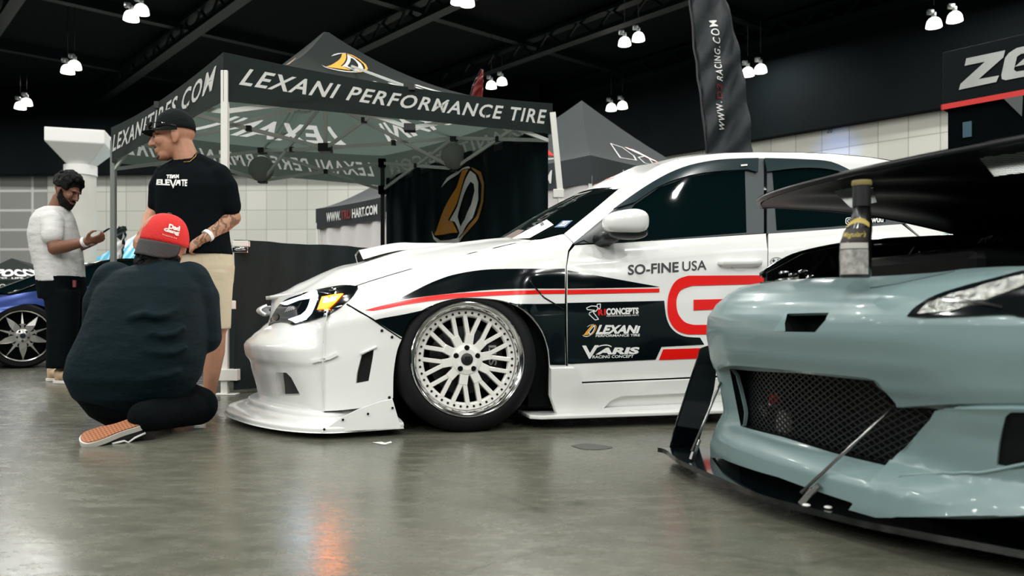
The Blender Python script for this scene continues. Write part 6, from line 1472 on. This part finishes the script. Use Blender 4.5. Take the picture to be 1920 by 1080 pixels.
# hair and cap
bm = BM(); ball(bm, P(-.012, 0, -.03), (.096, .080, .085), Rk)
for k in range(120):
    a = random.uniform(-1.9, 1.9); z = random.uniform(-.15, -.075); r_ = .088 + random.uniform(-.006, .012); ball(bm, P(-.014 - r_ * math.cos(a) * .98, r_ * math.sin(a) * .9, z), random.uniform(.013, .022))
blob('hair', bm, .007, M_hair, kn, 1, org=OK_)
Rc = basis((.40, .86, -.10), (.22, .16, 1)); cc = w(309, 452, .05)
Pc = lambda x, y, z: cc + Rc @ Vector((x, y, z))
def crown(s, t):
    a = 2 * PI * t; ph_ = s * PI / 2; r_ = math.cos(ph_) ** .8; z = math.sin(ph_) ** .95; return Pc(.118 * r_ * math.cos(a), .106 * r_ * math.sin(a), -.012 + .148 * z)
M_redcap = mat('red_cap_cloth', (206, 32, 30), .75, bump=.2, bscale=90)
bm = grid(crown, 16, 40); bmesh.ops.remove_doubles(bm, verts=bm.verts[:], dist=1e-4); bmesh.ops.recalc_face_normals(bm, faces=bm.faces[:])
cs_ = bm.copy(); CS = Surf(cs_, FWD, 312, 425)
cap2 = put('cap', bm, M_redcap, kn, OK_, solid=.004, soff=-1)
Pb = lambda x, y, z: Pc(-x, y, z)
def brim2(s, t):
    a = (t - .5) * PI * 1.0; c_ = max(math.cos(a), 0); return Pb((.117 + .016 * s) * math.cos(a), .106 * math.sin(a) * (1 + .03 * s), -.012 - .075 * s * c_ ** .5 - .03 * s * math.sin(a) ** 2)
put('brim', grid(brim2, 8, 28), mat('charcoal_brim_cloth', (58, 56, 56), .8, bump=.2, bscale=90), cap2, OK_, solid=.005, soff=0)
bm = BM(); ball(bm, Pc(0, 0, .137), (.012, .012, .006), Rc); put('button', bm, M_joint, cap2, OK_)
for s_, q, b in (('Dad', [(317, 420), (337, 425), (336, 434), (315, 429)], .07), ('Gang', [(308, 427), (336, 434), (334, 443), (306, 435)], .07), ('Designed by Dad', [(305, 438.5), (331, 446), (330.5, 448.5), (304.5, 441)], .0)):
    put('lettering', FWD.text(CS, s_, q, .004, 8, bold=b), M_print, cap2, OK_, smooth=False)
# ================================================================ blue coupe far left
FB = Frame(W(43, 690, 8.2).x, 8.2, math.radians(34))
bc = thing('car', 'blue coupe with multi-spoke chrome wheel behind the man in the white shirt', 'car', FB.o, FB.th)
M_blue = mat('metallic_blue_paint', (30, 56, 122), .25, metal=.4, coat=.6); VB = .9
def bside(s, t):
    u = -1.2 + 4.9 * s; top = lerp_tab([(-1.2, .5), (-.9, .6), (-.3, .715), (.2, .81), (.8, .88), (2.0, .92), (3.0, .93), (3.7, .8)], u); z = .12 + (top - .12) * t
    v = .02 + .05 * (1 - t) ** 2 + .10 * t ** 4 - .05 * math.exp(-((u) / .42) ** 2) * t + .5 * smooth(-u, .8, 1.2) ** 2 + .35 * smooth(u, 3.2, 3.7) ** 2 - .03 * math.exp(-((t - .72) / .06) ** 2); return Vector((u, v, z))
NBs = Surf(grid(bside, 120, 30), FB, 20, 580)
S_ = lambda u: (u + 1.2) / 4.9
arch = lambda u0, r, n=14: [(S_(u0 + r * math.cos(a)), max(0, (.34 + r * math.sin(a) - .12) / .72)) for a in [PI + .62 - k * (PI + 1.24) / n for k in range(n + 1)] if .34 + r * math.sin(a) > .12]
o_ = [(0, 0)] + [(S_(-.40), 0)] + arch(0, .375) + [(S_(.40), 0), (S_(2.2), 0)] + arch(2.6, .375) + [(S_(3.0), 0), (1, 0), (1, 1), (0, 1)]
bm = flat_poly(o_, (), .012, .05)
for v in bm.verts: v.co = bside(v.co.x, min(v.co.y, 1))
dress(bm, NBs, .01); pair('body_side', bm, M_blue, bc, VB)
bcen = lambda s, t: (lambda u: Vector((u, bside(s, 1).y + (VB - bside(s, 1).y) * t, bside(s, 1).z + .05 * (1 - (1 - t) ** 2))))(-1.2 + 4.9 * s)
obj('hood', (lambda b: (mirror(b, VB), b)[1])(grid(lambda s, t: bcen(s * .22, t), 20, 12)), M_blue, bc)
obj('rear_deck', (lambda b: (mirror(b, VB), b)[1])(grid(lambda s, t: bcen(.82 + s * .18, t), 12, 12)), M_blue, bc)
R3 = [[(-.12, .16, .755), (-.22, .5, .80), (-.27, .9, .81)], [(.55, .28, 1.06), (.45, .55, 1.10), (.4, .9, 1.11)], [(1.1, .34, 1.17), (1.1, .6, 1.20), (1.1, .9, 1.21)], [(2.2, .32, 1.14), (2.2, .6, 1.17), (2.2, .9, 1.18)], [(2.95, .2, .96), (3.0, .5, .97), (3.02, .9, .98)]]
fullr = [[Vector(p) for p in r] + [Vector((u, 2 * VB - v, z)) for u, v, z in r[-2::-1]] for r in R3]
obj('roof', patch(fullr[1:4], 20, 24), mat('black_roof_gloss', (8, 12, 14), .12, coat=.5), bc)
obj('windscreen', patch(fullr[0:2], 12, 24), M_glass, bc); obj('rear_glass', patch(fullr[3:5], 12, 24), M_glass, bc)
for sd in (0, 1):
    row = [Vector((p[0][0], p[0][1] if not sd else 2 * VB - p[0][1], p[0][2])) for p in R3]; low_ = [Vector((p.x, .13 if not sd else 2 * VB - .13, min(.74 + .16 * smooth(p.x, -.2, 1.2), p.z))) for p in row]
    obj('side_glass', patch([row, low_], 6, 40), M_glass, bc)
    bm = BM(); tube(bm, [Vector(cat1([tuple(p) for p in row], k / 5)) for k in range(21)], .022, 8); obj('roof_rail', bm, MATS['black_roof_gloss'], bc)
bm = BM(); tube(bm, [Vector(cat1([tuple(p) for p in low_], k / 5)) + Vector((0, (-.02 if not sd else .02) * 0, .0)) for k in range(21)], .008, 8); obj('belt_trim', bm, M_chrome, bc)
for p in ((60, 612), (118, 604)):
    pass
def star_wheel(u, sd):
    wv = thing('wheel', None, None); wv.parent = bc
    M = Matrix.Translation((u, .02 if sd > 0 else 2 * VB - .02, .335)) @ Matrix.Rotation(0 if sd > 0 else PI, 4, 'Z')
    def fin(bm):
        for v in bm.verts: v.co = M @ v.co
        return bm
    bm = lathe(BM(), [(.262, .03), (.272, 0), (.31, .0), (.33, .03), (.335, .1), (.33, .2), (.3, .23), (.26, .22)], 56, closed=True); obj('tyre', fin(bm), M_rubber, wv, angle=40)
    bm = lathe(BM(), [(.265, .03), (.262, -.005), (.250, -.002), (.244, .03), (.236, .05), (.225, .08), (.225, .2)], 56); rim = obj('rim', fin(bm), M_chrome, wv, angle=40)
    bm = BM()
    for k in range(10):
        a = 2 * PI * k / 10 + PI / 2 + .02; e_ = Vector((math.cos(a), 0, math.sin(a))); p_ = Vector((-math.sin(a), 0, math.cos(a)))
        if k % 2 == 1:
            q = [(.03, .018), (.10, .036), (.15, .030), (.235, .003), (.235, -.003), (.15, -.030), (.10, -.036), (.03, -.018)]
        else:
            q = [(.03, .016), (.075, .03), (.085, .012), (.11, .014), (.115, .034), (.125, .012), (.24, .002), (.24, -.002), (.125, -.012), (.115, -.034), (.11, -.014), (.085, -.012), (.075, -.03), (.03, -.016)]
        fr_ = [bm.verts.new(e_ * r + p_ * s + Vector((0, .012 + .03 * (r > .2) , 0))) for r, s in q]; bk_ = [bm.verts.new(v.co + Vector((0, .03, 0))) for v in fr_]
        bm.faces.new(fr_); bm.faces.new(bk_[::-1])
        for i in range(len(q)): j = (i + 1) % len(q); bm.faces.new((fr_[i], fr_[j], bk_[j], bk_[i]))
    lathe(bm, [(.001, .0), (.03, .0), (.055, .006), (.075, .014), (.075, .05)], 32); bmesh.ops.recalc_face_normals(bm, faces=bm.faces[:]); obj('spokes', fin(bm), mat('polished_spokes', (196, 196, 190), .25, metal=.7), rim, smooth=False)
    bm = lathe(BM(), [(.001, -.012), (.024, -.010), (.028, .004)], 24); obj('centre_cap', fin(bm), mat('navy_cap', (20, 28, 50), .3), rim, angle=40)
    for k in range(5):
        a = 2 * PI * k / 5 + .9; bm = lathe(BM(), [(.001, -.004), (.010, -.002), (.012, .01)], 10)
        for v in bm.verts: v.co += Vector((.052 * math.cos(a), 0, .052 * math.sin(a)))
        obj('lug_nut', fin(bm), M_joint, rim)
    bm = lathe(BM(), [(.001, .14), (.24, .14)], 40); obj('hub_plate', fin(bm), M_dark, wv)
for u in (0, 2.6):
    for sd in (1, -1): star_wheel(u, sd)
bm = BM(); box(bm, (-.95, .28, .1), (3.3, 1.52, .6)); box(bm, (.45, .25, .6), (2.9, 1.55, .86)); obj('underbody', bm, M_dark, bc, smooth=False)
# tape mark and stain on the floor
bm = flat_poly([(698, 830), (716, 829), (722, 831), (733, 828), (735, 831), (722, 834), (733, 835), (716, 834)])
for v in bm.verts:
    x, y = v.co.x, v.co.y; Y = CH * F / (y - HY); v.co = W(x, y, Y); v.co.z = .002
props(obj('tape_scrap', bm, M_print, smooth=False), 'small white scrap of tape stuck on the concrete in front of the white car', 'tape')
bm = flat_poly(sm([(1070, 836), (1100, 832), (1148, 838), (1130, 843), (1095, 843), (1070, 836)], 4)[:-1])
for v in bm.verts:
    x, y = v.co.x, v.co.y; Y = CH * F / (y - HY); v.co = W(x, y, Y); v.co.z = .0015
props(obj('floor_patch', bm, mat('dark_floor_patch', (58, 60, 54), .35), smooth=False), 'dark grey patch on the concrete floor below the white car door', 'patch')
